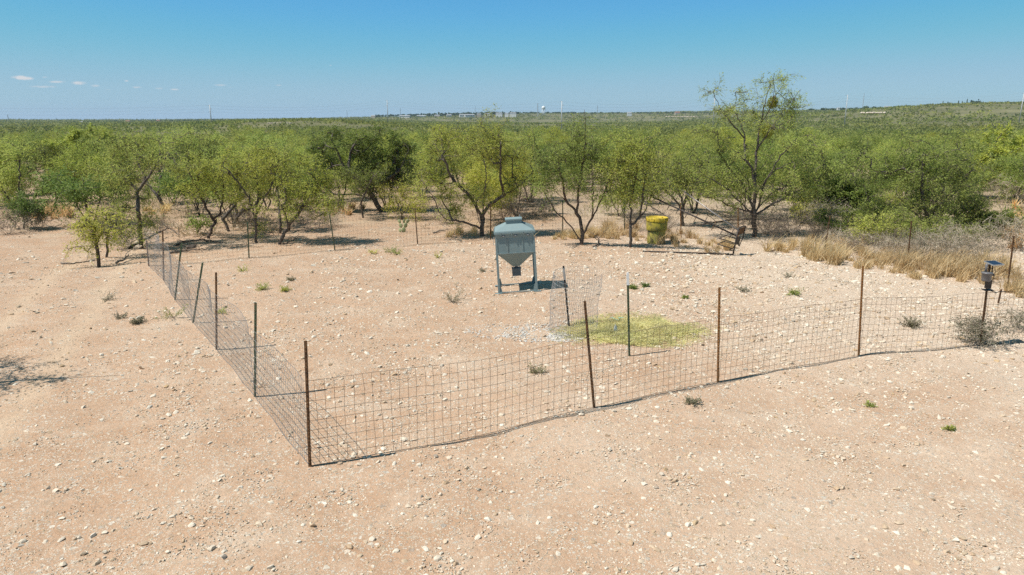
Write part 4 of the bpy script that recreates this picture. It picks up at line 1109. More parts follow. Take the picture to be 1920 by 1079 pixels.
# ------------------------------------------------------------------ the pen fence
def tpost(base, top, mat, parent, tip=None, label=None, sink=.0):
    """steel T-post: T section with a row of studs on the face"""
    b = np.asarray(base, float); t = np.asarray(top, float)
    ax = t - b; L = np.linalg.norm(ax); ax /= L
    s = np.array([1, 0, 0]) - ax[0] * ax; s /= np.linalg.norm(s)
    f = np.cross(ax, s)
    Rm = np.stack([s, f, ax], 1)
    mb = MB()
    c = (b + t) / 2
    mb.box(c + f * .003, (.040, .008, L + .12), Rm)            # flange
    mb.box(c + f * .0225, (.008, .031, L + .115), Rm)          # web
    k = int(L / .054)
    for i in range(k):
        p = b + ax * (.06 + i * .054)
        if i * .054 + .06 < L - .02: mb.box(p - f * .006, (.022, .012, .018), Rm)
    o = mb.build('post', mat, parent)
    if label: o["label"] = label
    if tip:
        m2 = MB(); m2.box(t - ax * (tip / 2 - .064) - f * .003, (.046, .026, tip), Rm); m2.box(t - ax * (tip / 2 - .064) + f * .026, (.014, .034, tip - .004), Rm)
        q = m2.build('painted_tip', M['white'], parent)
    return o

def post_pts(bx, by, tx, ty):
    b = hit(bx, by)
    return b, at(tx, ty, b[1])

def catenary(a, b, n, sag, rng, wob):
    t = np.linspace(0, 1, n)[:, None]
    p = a + (b - a) * t
    p[:, 2] -= (4 * t * (1 - t))[:, 0] * sag
    p[1:-1] += rng.normal(0, wob, (n - 2, 3)) * np.array([1, 1, .5])
    return p

def wire_panel(a, b, parent, mat, seed, H=1.21, rows=10, dx=.12, rad=.0028, split=False, bulge=.0, skew=0.0, ha=None, hb=None, bow=0.0):
    """one span of woven wire between two posts, following the ground"""
    rng = np.random.default_rng(seed)
    a = np.asarray(a, float); b = np.asarray(b, float)
    L = np.linalg.norm((b - a)[:2]); nv = int(L / dx)
    nrm = np.array([-(b - a)[1], (b - a)[0], 0]) / L
    ns = 16
    tt = np.linspace(0, 1, ns)
    ha = ha or H; hb = hb or H
    ph = rng.uniform(0, 6.28, 4)
    def pt(t, h):
        t = np.asarray(t, float)
        x = a[0] + (b[0] - a[0]) * t; y = a[1] + (b[1] - a[1]) * t
        g = gz(x, y) + .015
        HH = ha + (hb - ha) * t - .04 * np.sin(np.pi * t)
        off = bulge * np.sin(np.pi * t) * np.asarray(h) * (np.sin(2 * np.pi * np.asarray(h) * .8 + ph[0]) * .45 + .6) + .012 * np.sin(9 * t + ph[1]) * np.sin(np.pi * t) + bow * np.sin(np.pi * t)
        return np.stack([x + nrm[0] * off, y + nrm[1] * off, g + HH * h * (1 + .012 * np.sin(7 * t + ph[2]))], -1)
    part = empty('wire_panel', a, 0, parent) if split else None
    pieces = []
    for r in range(rows):
        h = (r / (rows - 1)) ** 1.06
        m = MB(); m.tube(pt(tt, h), rad * (1.9 if r == 0 else 1.25 if r == rows - 1 else 1), 3, cap=False); pieces.append(m)
    for k in range(nv + 1):
        t = np.clip((k + .15) / (nv + .3) + rng.normal(0, .0012), 0, 1)
        hs = np.linspace(0, 1, 6)
        m = MB(); m.tube(pt(np.clip(t + (skew * hs + rng.normal(0, .0012, 6)), 0, 1), hs), rad * .92, 3, cap=False); pieces.append(m)
    if split:
        for m in pieces:
            m.v = [v - a for v in m.v]
            m.build('wire', mat, part)
        return part
    allm = MB()
    for m in pieces: allm.add(m.v[0], m.q[0])
    return allm.build('wire_panel', mat, parent, kind='stuff')

# front run
front_px = [(581, 876, 573, 648, 'rust'), (1114, 766, 1097, 572, 'rust'), (1346, 717, 1349, 546, 'rust_orange'), (1610, 668, 1618, 505, 'rust_orange'), (1838, 648, 1856, 500, 'rust')]
front = empty('wire_fence')
tag(front, 'front run of the pen, square rusty wire on leaning steel posts', 'fence')
fp = [post_pts(*q[:4]) for q in front_px]
for (b, t), q in zip(fp, front_px): tpost(b, t, M[q[4]], front)
offr = on_ground(fp[-1][0][0] + 3.4, fp[-1][0][1] + .6)
runs = [p[0] for p in fp] + [offr]
hts = [1.21, 1.18, 1.2, 1.17, 1.12, 1.12]
for i in range(len(runs) - 1):
    wire_panel(runs[i], runs[i + 1], front, M['wire'], 700 + i, split=(i < 4), dx=.122, rad=.0029, bulge=.05, skew=.002, ha=hts[i], hb=hts[i + 1], bow=-.12 if i == 0 else 0)
# left run
left_px = [(478, 746, 479, 575, 'post_green'), (406, 656, 405, 517, 'rust'), (362, 606, 379, 498, 'post_green'), (328, 563, 340, 460, 'post_green'), (307, 527, 305, 438, 'rust'), (279, 500, 275, 455, 'rust')]
left = empty('wire_fence')
tag(left, 'left run of the pen, bright galvanised wire receding to the far corner', 'fence')
lp = [post_pts(*q[:4]) for q in left_px]
for (b, t), q in zip(lp, left_px): tpost(b, t, M[q[4]], left)
runs = [fp[0][0]] + [p[0] for p in lp]
for i in range(len(runs) - 1):
    wire_panel(runs[i], runs[i + 1], left, M['wire_new'], 730 + i, dx=.10, rad=.0034, bulge=-.16, skew=.004)
# back run
back_px = [(467, 484, 464, 420, 'post_green'), (628, 470, 618, 405, 'post_green'), (783, 459, 778, 394, 'rust'), (920, 449, 920, 385, 'rust'), (1055, 440, 1055, 378, 'post_green'), (1171, 436, 1170, 375, 'post_green'), (1277, 448, 1276, 384, 'rust_orange'), (1384, 452, 1384, 392, 'rust_orange'),
           (1545, 477, 1556, 409, 'rust'), (1701, 498, 1709, 418, 'rust'), (1889, 541, 1901, 447, 'rust')]
back = empty('wire_fence')
tag(back, 'back run of the pen, thin faded wire behind the feeder and drum', 'fence')
bp = [post_pts(*q[:4]) for q in back_px]
for (b, t), q in zip(bp, back_px): tpost(b, t, M[q[4]], back)
runs = [lp[-1][0]] + [p[0] for p in bp] + [offr + [1.6, 2.2, 0]]
for i in range(len(runs) - 1):
    wire_panel(runs[i], runs[i + 1], back, M['wire'], 760 + i, dx=.15, rad=.0026, bulge=.05, H=1.12)

# lone post with the white tip inside the pen
b, t = post_pts(1180, 668, 1177, 518)
e = empty('steel_post', b); tag(e, 'dark green steel post with a white painted tip standing alone by the hay', 'post')
tpost([0, 0, 0], t - b, M['post_green'], e, tip=.24)
# post in the wire cage
b, t = post_pts(1067, 615, 1057, 504)
e = empty('steel_post', b); tag(e, 'black steel post with a grey tip inside the wire cage', 'post')
tpost([0, 0, 0], t - b, M['post_black'], e, tip=None)
ax = (t - b) / np.linalg.norm(t - b); m2 = MB(); m2.bar((t - b) - ax * .24, (t - b) + ax * .003, .05, .05); m2.build('painted_tip', M['galv'], e)
# short stub post behind the solar device
b, t = post_pts(1872, 569, 1877, 547)
e = empty('short_post', b); tag(e, 'short rusty stub post just right of the solar device', 'post'); tpost([0, 0, 0], t - b, M['rust'], e)

# wire cage
cb = hit(1073, 624)
cage = empty('wire_cage', cb)
tag(cage, 'open cylinder of silver wire mesh around the black post', 'wire cage')
rg = np.random.default_rng(62)
mbv, mbh = MB(), MB()
Rc, Hc = .50, 1.30
def cage_pt(a, h):
    rr = Rc * (1 + .05 * np.sin(2 * a + 1) + .05 * np.sin(3 * a) + .10 * h / Hc * np.sin(a + .4))
    return np.stack([rr * np.cos(a) + .05 * h + .02 * np.sin(7 * h + 2 * a), rr * np.sin(a) + .015 * np.sin(5 * h), h * (1 + .04 * np.sin(a)) + .02 + 0 * a], -1)
for k in range(58):
    a = np.full(8, k * 6.2832 / 62 + .6) + rg.normal(0, .006, 8); mbv.tube(cage_pt(a, np.linspace(0, Hc, 8)), .0026, 3, cap=False)
for k in range(15):
    a = np.linspace(.6, .6 + 6.2832 * 57 / 62, 60); mbh.tube(cage_pt(a, np.full(60, Hc * k / 14) + rg.normal(0, .004, 60)), .0026, 3, cap=False)
mbv.build('vertical_wires', M['wire_new'], cage, kind='stuff'); mbh.build('ring_wires', M['wire_new'], cage, kind='stuff')

# ------------------------------------------------------------------ feeder
fb_ = (hit(935, 551) + hit(1006, 546)) / 2
feeder = empty('deer_feeder', (fb_[0], fb_[1] + .44, float(gz(fb_[0], fb_[1] + .44)) + .02))
feeder.rotation_euler = (0, R(-3.4), R(1.5))
tag(feeder, 'grey-green steel wildlife feeder on four legs in the middle of the pen', 'feeder')
FW, FD = .98, .88
Z0, Z1 = 1.06, 1.555
def fpart(name, fn, mat, parent=feeder, smooth=False):
    mb = MB(); fn(mb); return mb.build(name, M[mat], parent, smooth)
fpart('hopper', lambda m: m.frustum((0, 0, Z0, FW, FD), (0, 0, Z1, FW, FD)), 'feeder')
fpart('cone', lambda m: m.frustum((0, 0, .64, .19, .19), (0, 0, Z0 - .003, FW - .006, FD - .006)), 'feeder')
def seam(m):
    m.box((0, -FD / 2 - .006, Z0 + .012), (FW + .02, .012, .03)); m.box((0, FD / 2 + .006, Z0 + .012), (FW + .02, .012, .03))
    m.box((-FW / 2 - .006, 0, Z0 + .012), (.012, FD - .004, .03)); m.box((FW / 2 + .006, 0, Z0 + .012), (.012, FD - .004, .03))
fpart('seam_band', seam, 'feeder')
for x in (-.4, -.2, 0, .2, .4):
    fpart('bolt', lambda m: m.box((x, -FD / 2 - .016, Z0 + .012), (.016, .012, .016)), 'galv')
for x in (-.2, .2):
    fpart('panel_rib', lambda m: m.box((x, -FD / 2 - .005, (Z0 + Z1) / 2 - .02), (.018, .010, Z1 - Z0 - .12)), 'feeder')
hood = fpart('lid', lambda m: (m.frustum((0, 0, Z1 + .055, FW + .075, FD + .075), (0, 0, Z1 + .105, FW + .05, FD + .05)), m.frustum((0, 0, Z1 + .106, FW + .04, FD + .04), (0, 0, Z1 + .25, .46, .40))), 'feeder')
fpart('lid_rim', lambda m: (m.box((0, -FD / 2 - .040, Z1 + .055), (FW + .104, .012, .045)), m.box((0, FD / 2 + .040, Z1 + .055), (FW + .104, .012, .045)), m.box((-FW / 2 - .045, 0, Z1 + .055), (.012, FD + .064, .045)), m.box((FW / 2 + .045, 0, Z1 + .055), (.012, FD + .064, .045))), 'feeder', hood)
for x in (-.36, -.08, .22, .46):
    fpart('rim_tab', lambda m: m.box((x, -FD / 2 - .052, Z1 + .040), (.022, .012, .08)), 'feeder', hood)
fpart('lid_neck', lambda m: (m.box((0, 0, Z1 + .30), (.42, .36, .10)), m.box((0, 0, Z1 + .362), (.45, .39, .035))), 'feeder', hood)
fpart('lid_handle', lambda m: m.tube([(.18, .1, Z1 + .375), (.18, .1, Z1 + .44), (.18, .16, Z1 + .44), (.18, .16, Z1 + .375)], .008, 6), 'galv', hood)
fpart('skirt', lambda m: m.frustum((0, 0, Z1 - .075, FW + .006, FD + .006), (0, 0, Z1 + .03, FW + .055, FD + .055)), 'feeder')
for x in (-.30, .02, .34):
    p = fpart('feed_port', lambda m: m.box((x, -FD / 2 - .022, Z1 - .015), (.085, .03, .036)), 'feeder_dark')
    fpart('port_lip', lambda m: m.box((x, -FD / 2 - .040, Z1 - .013), (.05, .012, .02)), 'galv', p)
for sx in (-1, 1):
    for sy in (-1, 1):
        x, y = sx * (FW / 2 + .004), sy * (FD / 2 + .004)
        def leg(m):
            xb, yb = x + sx * .012, y + sy * .0
            for (ox, oy, w, d) in ((0, 0, .055, .008), (-sx * .025, -sy * .0265, .008, .045)):
                m.frustum((xb + ox * 1, yb + oy, 0.0, w, d), (x + ox * 1, y + oy, Z0 + .42, w, d))
        l = fpart('leg', leg, 'feeder')
        fpart('foot_plate', lambda m: m.box((x + sx * .03, y, .0), (.19, .10, .012)), 'feeder', l)
        fpart('gusset', lambda m: m.frustum((x - sx * .05, y - sy * .012, .008, .07, .006), (x - sx * .03, y - sy * .012, .20, .02, .006)), 'feeder', l)
for sy in (-1, 1):
    fpart('skid', lambda m: m.box((0, sy * (FD / 2 + .004), .018), (FW - .02, .035, .022)), 'feeder')
for sx in (-1, 1):
    lt = fpart('latch', lambda m: m.box((sx * (FW / 2 + .014), -.12, Z1 - .28), (.024, .05, .05)), 'galv')
    fpart('latch_hook', lambda m: m.tube([(sx * (FW / 2 + .03), -.12, Z1 - .30), (sx * (FW / 2 + .085), -.12, Z1 - .30), (sx * (FW / 2 + .085), -.12, Z1 - .12), (sx * (FW / 2 + .05), -.12, Z1 - .08)], .007, 6), 'galv', lt)
for (sx, sy) in ((-1, -1), (1, -1), (-1, 1), (1, 1)):
    fpart('hanger_rod', lambda m: m.tube([(sx * .075, sy * .075, .66), (sx * .075, sy * .075, .565)], .009, 6), 'galv')
fpart('chute', lambda m: m.frustum((0, 0, .565, .08, .08), (0, 0, .66, .10, .10)), 'smoke')
cbx = fpart('control_box', lambda m: m.box((0, 0, .47), (.235, .22, .20)), 'feeder_dark')
fpart('box_lid', lambda m: m.box((0, 0, .573), (.25, .235, .014)), 'feeder_dark', cbx)
fpart('box_latch', lambda m: m.box((.122, 0, .55), (.018, .04, .03)), 'galv', cbx)

# ------------------------------------------------------------------ hay
hc = hit(1185, 622)
hay = empty('hay_pile', hc); tag(hay, 'low spread of yellow-green hay on the ground beside the wire cage', 'hay')
rg = np.random.default_rng(91)
def hay_h(x, y):
    q = ((x / 1.55) ** 2 + (y / .95) ** 2) * (1 + .9 * (vnoise(x, y, .35, 9) - .4))
    return .10 * np.clip(1 - q, 0, 1) ** .7 * (.55 + .6 * vnoise(x, y, .28, 5))
gx, gy = np.meshgrid(np.linspace(-1.55, 1.55, 44), np.linspace(-.95, .95, 32))
zz_ = hay_h(gx, gy)
gzr = gz(gx + hc[0], gy + hc[1]) - hc[2]
ii = (np.arange(31)[:, None] * 44 + np.arange(43)[None]).ravel()
cy_, cx_ = np.divmod(np.arange(31 * 43), 43)
keepq = zz_[cy_, cx_] > .022
MB().add(np.stack([gx, gy, gzr + zz_ - .03], -1).reshape(-1, 3), np.stack([ii, ii + 1, ii + 45, ii + 44], 1)[keepq]).build('mound', surf('hay_bed', (.56, .48, .21), (.68, .59, .29), 14, .9, c3=(.46, .41, .17), bump=.8, bscale=60), hay, True)
n_ = 15000
a = rg.uniform(0, 6.283, n_); q = rg.uniform(0, 1, n_) ** .62 * 1.25
q = q * (.72 + .5 * vnoise(np.cos(a) * 2, np.sin(a) * 2, .45, 33))
x = q * 1.45 * np.cos(a) * rg.uniform(.8, 1.1, n_); y = q * 1.0 * np.sin(a)
thin_ = rg.uniform(0, 1, n_) < np.clip(1.35 - q * .85, .06, 1); x, y = x[thin_], y[thin_]; n_ = len(x)
C = np.stack([x, y, hay_h(x, y) + gz(x + hc[0], y + hc[1]) - hc[2] + rg.uniform(.002, .03, n_)], -1)
D = np.c_[rg.normal(0, 1, (n_, 2)), rg.normal(.05, .2, n_)]
mb = MB(); add_leaves(mb, C, D, rg.uniform(.08, .22, n_), rg.uniform(.008, .016, n_), rg)
for k in range(70):
    j = int(rg.integers(0, n_)); m_ = int(rg.integers(6, 18))
    blades(mb, rg, np.repeat(C[j][None] - [0, 0, .02], m_, 0), m_, rg.uniform(.07, .2), .05, .006, .9)
mb.build('straw', M['hay'], hay, kind='stuff')
p = hit(1153, 628)
mb = MB(); mb.add(IV * [.045, .04, .09] * (1 + rg.normal(0, .25, (12, 1))) + [0, 0, .14], tris=IF); o = mb.build('scrap_of_sacking', M['cloth_white']); o.location = p; tag(o, 'crumpled white scrap lying in the hay', 'scrap')
p = hit(1155, 607); mb = MB()
tt = np.linspace(0, 1, 24)
mb.tube(np.stack([.30 * tt - .15 + .04 * np.sin(13 * tt), .08 * np.sin(9 * tt), .12 + .015 * np.sin(20 * tt)], -1), .007, 4)
o = mb.build('baling_twine', M['twine']); o.location = p; tag(o, 'short tangle of teal baling twine on the hay', 'twine')

# ------------------------------------------------------------------ drum
db = hit(1233, 459)
drum = empty('overpack_drum', (db[0], db[1] + .33, db[2] - .02)); tag(drum, 'weathered yellow plastic drum with a wider upper half and yellow lid', 'drum')
MB().lathe([(.0, 0), (.325, 0), (.342, .02), (.345, .10), (.347, .3), (.35, .53), (.35, .56)], 40).build('lower_body', M['drum_low'], drum, True)
MB().lathe([(.335, .545), (.392, .548), (.402, .562), (.404, .70), (.407, .88), (.407, .895)], 40).build('upper_body', M['drum'], drum, True)
lid = MB().lathe([(.405, .89), (.418, .893), (.422, .91), (.420, 1.035), (.414, 1.05), (.385, 1.055), (.378, 1.03), (.372, 1.012), (.0, 1.018)], 40).build('lid', M['drum_lid'], drum, True)
for k in range(12):
    mb = MB(); a = k * 6.283 / 12; mb.box((.424 * math.cos(a), .424 * math.sin(a), .975), (.03, .05, .09), [[math.cos(a), -math.sin(a), 0], [math.sin(a), math.cos(a), 0], [0, 0, 1]]); mb.build('grip_rib', M['drum_lid'], lid)
for (x, y) in ((.2, .1), (-.16, -.12)):
    MB().lathe([(0, 1.045), (.05, 1.043), (.056, 1.035), (.056, 1.01)], 14, (x, y, 0)).build('bung', M['drum_lid'], lid, True)

# ------------------------------------------------------------------ fallen tripod stand
sb = hit(1374, 480); YS = sb[1]
st = empty('fallen_tripod_stand', sb); tag(st, 'toppled steel tripod hunting stand with seat and ladder leg by the drum', 'hunting stand')
def W(px, py, dy=0.0): return at(px, py, YS + dy) - sb
def spart(name, segs, mat, parent=st, k=6):
    mb = MB()
    for (a, b, r) in segs: mb.tube([a, b], r, k)
    return mb.build(name, M[mat], parent, True)
spart('leg', [(W(1386, 434), W(1277, 356, 1.5), .022)], 'steel_pale')
lad = spart('ladder_leg', [(W(1382, 443), W(1224, 370, 1.3), .028)], 'steel_dark')
for k in range(9):
    t = .06 + k * .105
    px, py = 1382 - 158 * t - 1, 443 - 73 * t
    dx_, dy_ = 4.5, -8.5
    spart('rung', [(W(px - dx_, py - dy_, 1.3 * t - .12), W(px + dx_, py + dy_, 1.3 * t + .12), .014)], 'rust' if k in (2, 4) else 'steel_dark', lad)
gpl = hit(1205, 473); gpr = hit(1372, 479)
mb = MB(); mb.tube([gpr - sb + [0, 0, .03], (hit(1290, 476) - sb) + [0, 0, .035], gpl - sb + [0, 0, .03]], .026, 6); mb.build('leg', M['steel_dark'], st, True)
spart('seat_frame', [(W(1385, 427), W(1374, 479), .028), (W(1385, 427), W(1398, 424, .35), .02), (W(1398, 424, .35), W(1392, 450, .4), .02), (W(1380, 452), W(1386, 462, .4), .016), (W(1386, 462, .4), W(1393, 445, .4), .016)], 'steel_dark')
mb = MB(); q = [W(1386, 430), W(1397, 426, .34), W(1394, 438, .36), W(1384, 441, .02)]
nrm = np.cross(q[1] - q[0], q[3] - q[0]); nrm /= np.linalg.norm(nrm)
mb.add(np.array(q + [p + nrm * .02 for p in q]), [[0, 1, 2, 3], [7, 6, 5, 4], [0, 4, 5, 1], [1, 5, 6, 2], [2, 6, 7, 3], [3, 7, 4, 0]]); mb.build('seat_back', M['rust'], st)
mb = MB(); q = [W(1383, 446, .02), W(1389, 444, .34), W(1386, 460, .36), W(1380, 459, .05)]
nrm = np.cross(q[1] - q[0], q[3] - q[0]); nrm /= np.linalg.norm(nrm)
mb.add(np.array(q + [p + nrm * .05 for p in q]), [[0, 1, 2, 3], [7, 6, 5, 4], [0, 4, 5, 1], [1, 5, 6, 2], [2, 6, 7, 3], [3, 7, 4, 0]]); mb.build('seat_cushion', M['black'], st)
spart('foot_rail', [(W(1380, 448), W(1362, 442, .1), .016), (W(1362, 442, .1), W(1348, 447, -.2), .016), (W(1348, 447, -.2), W(1377, 456, -.1), .016)], 'steel_dark')
spart('foot_rail', [(W(1376, 458), W(1358, 453, .1), .016), (W(1358, 453, .1), W(1345, 458, -.2), .016), (W(1345, 458, -.2), W(1374, 467, -.1), .016)], 'steel_dark')

# ------------------------------------------------------------------ solar device on the last front post
pb, pt_ = fp[-1]
YD = pb[1] - .05
dv = empty('solar_feeder_device', at(1851, 545, YD)); o0 = np.array(dv.location)
tag(dv, 'black solar-powered box with tilted panel strapped to the fence post at right', 'solar device')
def V(px, py, dy=0.0): return at(px, py, YD + dy) - o0
mb = MB(); c = V(1864, 494); cr, sr = math.cos(R(10)), math.sin(R(10))
Rz = np.array([[.97, -.2, 0], [.2, .97, 0], [0, 0, 1]]); Rx = np.array([[1, 0, 0], [0, cr, -sr], [0, sr, cr]])
RP = Rz @ Rx
mb.box(c, (.25, .21, .014), RP); pan = mb.build('solar_panel', M['panel'], dv)
mb = MB()
for (ox, oy, sx_, sy_) in ((0, -.108, .264, .010), (0, .108, .264, .010), (-.128, 0, .010, .204), (.128, 0, .010, .204)): mb.box(c + RP @ np.array([ox, oy, .002]), (sx_, sy_, .022), RP)
mb.build('panel_frame', M['galv'], pan)
mb = MB(); mb.tube([V(1862, 496, .02), V(1860, 512, .02), V(1856, 522, .02)], .011, 6); mb.tube([V(1838, 505), V(1861, 503, .02)], .007, 6); mb.build('bracket', M['steel_dark'], dv)
mb = MB(); mb.lathe([(0, -.09), (.075, -.09), (.085, -.07), (.09, .06), (.10, .065), (.10, .085), (.0, .09)], 18, V(1850, 519, -.06)); mb.build('smoky_bucket', M['smoke'], dv, True)
mb = MB(); mb.lathe([(0, 0), (.022, 0), (.024, .16), (.0, .17)], 12, V(1848, 510, -.04)); mb.build('antenna_tube', M['smoke'], dv, True)
mb = MB(); mb.box(V(1853, 533, -.05), (.08, .09, .17)); b1 = mb.build('housing', M['steel_dark'], dv)
mb = MB(); mb.lathe([(0, 0), (.05, 0), (.055, .03), (.0, .035)], 12, V(1858, 517, -.02)); mb.build('cap', M['black'], dv, True)
mb = MB(); mb.box(V(1852, 544, -.03), (.17, .11, .02)); mb.build('tray', M['black'], dv)
mb = MB(); mb.tube([V(1858, 546), V(1866, 549), V(1876, 547, .1), V(1886, 547, .3)], .007, 5); mb.build('cable', M['black'], dv)
mb = MB(); mb.tube([V(1864, 500), V(1867, 510), V(1863, 522), V(1856, 530)], .005, 5); mb.build('cable', M['black'], dv)

# ------------------------------------------------------------------ prickly pear, dead branches
pb_ = hit(757, 436)
pp = empty('prickly_pear', pb_); tag(pp, 'small prickly pear cactus behind the back fence left of the feeder', 'cactus')
rg = np.random.default_rng(17)
pads = [((0, 0, .11), .095, .1), ((-.12, .02, .30), .085, -.25), ((.09, -.03, .31), .09, .3), ((.18, .03, .48), .075, .5), ((-.17, .03, .47), .07, -.2), ((.02, .05, .47), .07, 1.0), ((-.15, -.04, .09), .075, -.6)]
for (c, r_, az) in pads:
    v, f = IV, IF
    V2 = [p for p in v]; md = {}; F2 = []
    for (a_, b_, c_) in f:
        tri = []
        for (m_, n_2) in ((a_, b_), (b_, c_), (c_, a_)):
            key = (min(m_, n_2), max(m_, n_2))
            if key not in md: 
                w = V2[m_] + V2[n_2]; V2.append(w / np.linalg.norm(w)); md[key] = len(V2) - 1
            tri.append(md[key])
        F2 += [[a_, tri[0], tri[2]], [b_, tri[1], tri[0]], [c_, tri[2], tri[1]], tri]
    P = np.array(V2) * [r_, .025, r_ * 1.3]
    ca, sa = math.cos(az), math.sin(az)
    ro = -c[0] * 2.6; cr_, sr_ = math.cos(ro), math.sin(ro)
    P = P @ np.array([[cr_, 0, -sr_], [0, 1, 0], [sr_, 0, cr_]]).T
    P = P @ np.array([[ca, -sa, 0], [sa, ca, 0], [0, 0, 1]]).T + c
    MB().add(P, tris=F2).build('pad', M['cactus'], pp, True)

def dead_branch(label, pts, r0, seed, mat='deadwood', side=4, lift=.05):
    rg = np.random.default_rng(seed)
    P = []
    for (px, py, h) in pts:
        p = hit(px, py); p[2] += h; P.append(p)
    o0 = P[0].copy()
    P = resample(np.array(P) - o0, .12, rg, .018)
    mb = MB(); mb.tube(P, np.linspace(r0, r0 * .3, len(P)), 6)
    e = empty('dead_branch', o0)
    mb.build('limb', M[mat], e, True)
    for k in range(side):
        j = int(rg.integers(len(P) // 4, len(P) - 1)); a = rg.uniform(0, 6.28); L = rg.uniform(.25, .7)
        m = MB(); d = np.array([math.cos(a), math.sin(a) , rg.uniform(.1, .7)])
        m.tube(resample([P[j], P[j] + d * L * .5, P[j] + d * L + [0, 0, -.05]], .1, rg, .015), r0 * .3, 4); m.build('twig', M[mat], e, True)
    tag(e, label, 'branch')
dead_branch('long dark dead branch lying at the far left pen corner', [(240, 468, .05), (262, 460, .1), (290, 452, .25), (318, 442, .35), (338, 446, .1)], .05, 1, 'bark', 7)
dead_branch('dead branch snaking along the ground right of the corner', [(330, 462, .05), (355, 458, .12), (382, 455, .1), (405, 457, .06), (425, 458, .03)], .045, 2, 'bark', 6)
dead_branch('lower dead branch beside the corner fence wire', [(318, 476, .04), (345, 473, .05), (365, 471, .06), (385, 470, .03)], .04, 3, 'bark', 5)
dead_branch('forked grey dead stick on the dirt below the corner', [(218, 496, .05), (232, 493, .08), (243, 487, .2)], .045, 4, 'deadwood', 4)
dead_branch('thin dead branch on the dirt left of the broken-topped mesquite', [(115, 495, .03), (130, 497, .04), (150, 494, .04), (180, 489, .03)], .03, 5, 'deadwood', 3)
dead_branch('dead stick at the foot of the low leaning mesquite', [(530, 458, .03), (545, 457, .06), (556, 452, .16)], .03, 6, 'bark', 4)
dead_branch('dark dead stick on the dirt before the vase-shaped mesquite', [(1112, 465, .03), (1122, 462, .08), (1124, 456, .22)], .035, 7, 'bark', 4)
dead_branch('dead branch lying left of the spreading mesquite trunk', [(812, 438, .03), (830, 435, .06), (845, 432, .05)], .03, 8, 'deadwood', 4)
dead_branch('fallen grey limb by the round-topped mesquite', [(1200, 398, .6), (1230, 405, .3), (1255, 412, .1)], .04, 9, 'deadwood', 5)
dead_branch('long low dead limb reaching left of the tallest mesquite', [(1405, 432, .5), (1370, 425, .3), (1330, 428, .25), (1290, 430, .1)], .05, 10, 'bark', 7)
rkb = hit(358, 466)
mb = MB(); rg = np.random.default_rng(3); mb.add(IV * [.2, .13, .11] * (1 + rg.normal(0, .15, (12, 1))) + [0, 0, .06], tris=IF); o = mb.build('dead_log', M['bark']); o.location = rkb; tag(o, 'short dark stump of log between the dead branches at left', 'log')
rkb = hit(258, 467)
o = bpy.data.objects.new('rock', stone_meshes[2]); COL.objects.link(o); o.location = rkb + [0, 0, .05]; o.scale = (.13, .11, .15); tag(o, 'pale rock at the foot of the corner mesquite', 'rock')

# ------------------------------------------------------------------ horizon: power poles, lines, water tower, masts, buildings
poles = []
def power_pole(bx, by, tx, ty, Yd, label, lattice=False):
    b = at(bx, by, Yd); t = at(bx, ty, Yd); b[2] = min(b[2], float(gz(b[0], b[1])))
    H = t[2] - b[2]
    e = empty('power_pole', b); tag(e, label, 'power pole', None)
    mb = MB(); mb.tube([(0, 0, 0), (0, 0, H)], [.62, .34], 8); mb.build('shaft', M['pole_steel'], e, True)
    for k, h in enumerate((H - .8, H - 4.0, H - 7.2)):
        s = 1 if k % 2 else -1
        mb = MB(); mb.tube([(0, 0, h), (s * 1.8, 0, h + .3)], [.16, .10], 6); a = mb.build('crossarm', M['pole_steel'], e)
        mb = MB(); mb.tube([(s * 1.8, 0, h + .3), (s * 1.8, 0, h - .5)], .09, 6); mb.build('insulator', M['line'], a)
    poles.append((b, H)); return e
power_pole(397, 236, 393, 197, 720, 'tall pale steel power pole on the left horizon')
power_pole(727, 219, 725, 188, 900, 'steel power pole between left ridge and town')
power_pole(1053, 227, 1054, 190, 700, 'pale steel power pole right of the water tower')
power_pole(1338, 217, 1340, 181, 760, 'steel power pole behind the left crown of the tallest mesquite')
power_pole(1586, 210, 1589, 178, 820, 'steel power pole on the right horizon')
power_pole(1915, 205, 1920, 174, 820, 'power pole cut by the right edge of the skyline')
def cable(a, b, sag, i, label):
    mb = MB(); n_ = 24; t = np.linspace(0, 1, n_)
    p = a + (b - a) * t[:, None]; p[:, 2] -= 4 * t * (1 - t) * sag
    mb.tube(p - a, .035, 3, cap=False)
    o = mb.build('power_line', M['line']); o.location = a; tag(o, label, 'cable', 'power lines strung along the horizon')
names = ['left edge and the first pole', 'left pole and the town pole', 'town pole and the water tower pole', 'water tower pole and the tallest mesquite', 'tallest mesquite and the right pole', 'right pole and the edge pole']
pl = [(at(-300, 240, 700), 26)] + [(b, H) for b, H in poles]
for i in range(len(pl) - 1):
    for k, dh in enumerate((.5, 3.7, 6.9)):
        a = pl[i][0] + [0, 0, pl[i][1] - dh]; b = pl[i + 1][0] + [0, 0, pl[i + 1][1] - dh]
        cable(a, b, 5, i, ['top', 'middle', 'lowest'][k] + ' power line between ' + names[i])

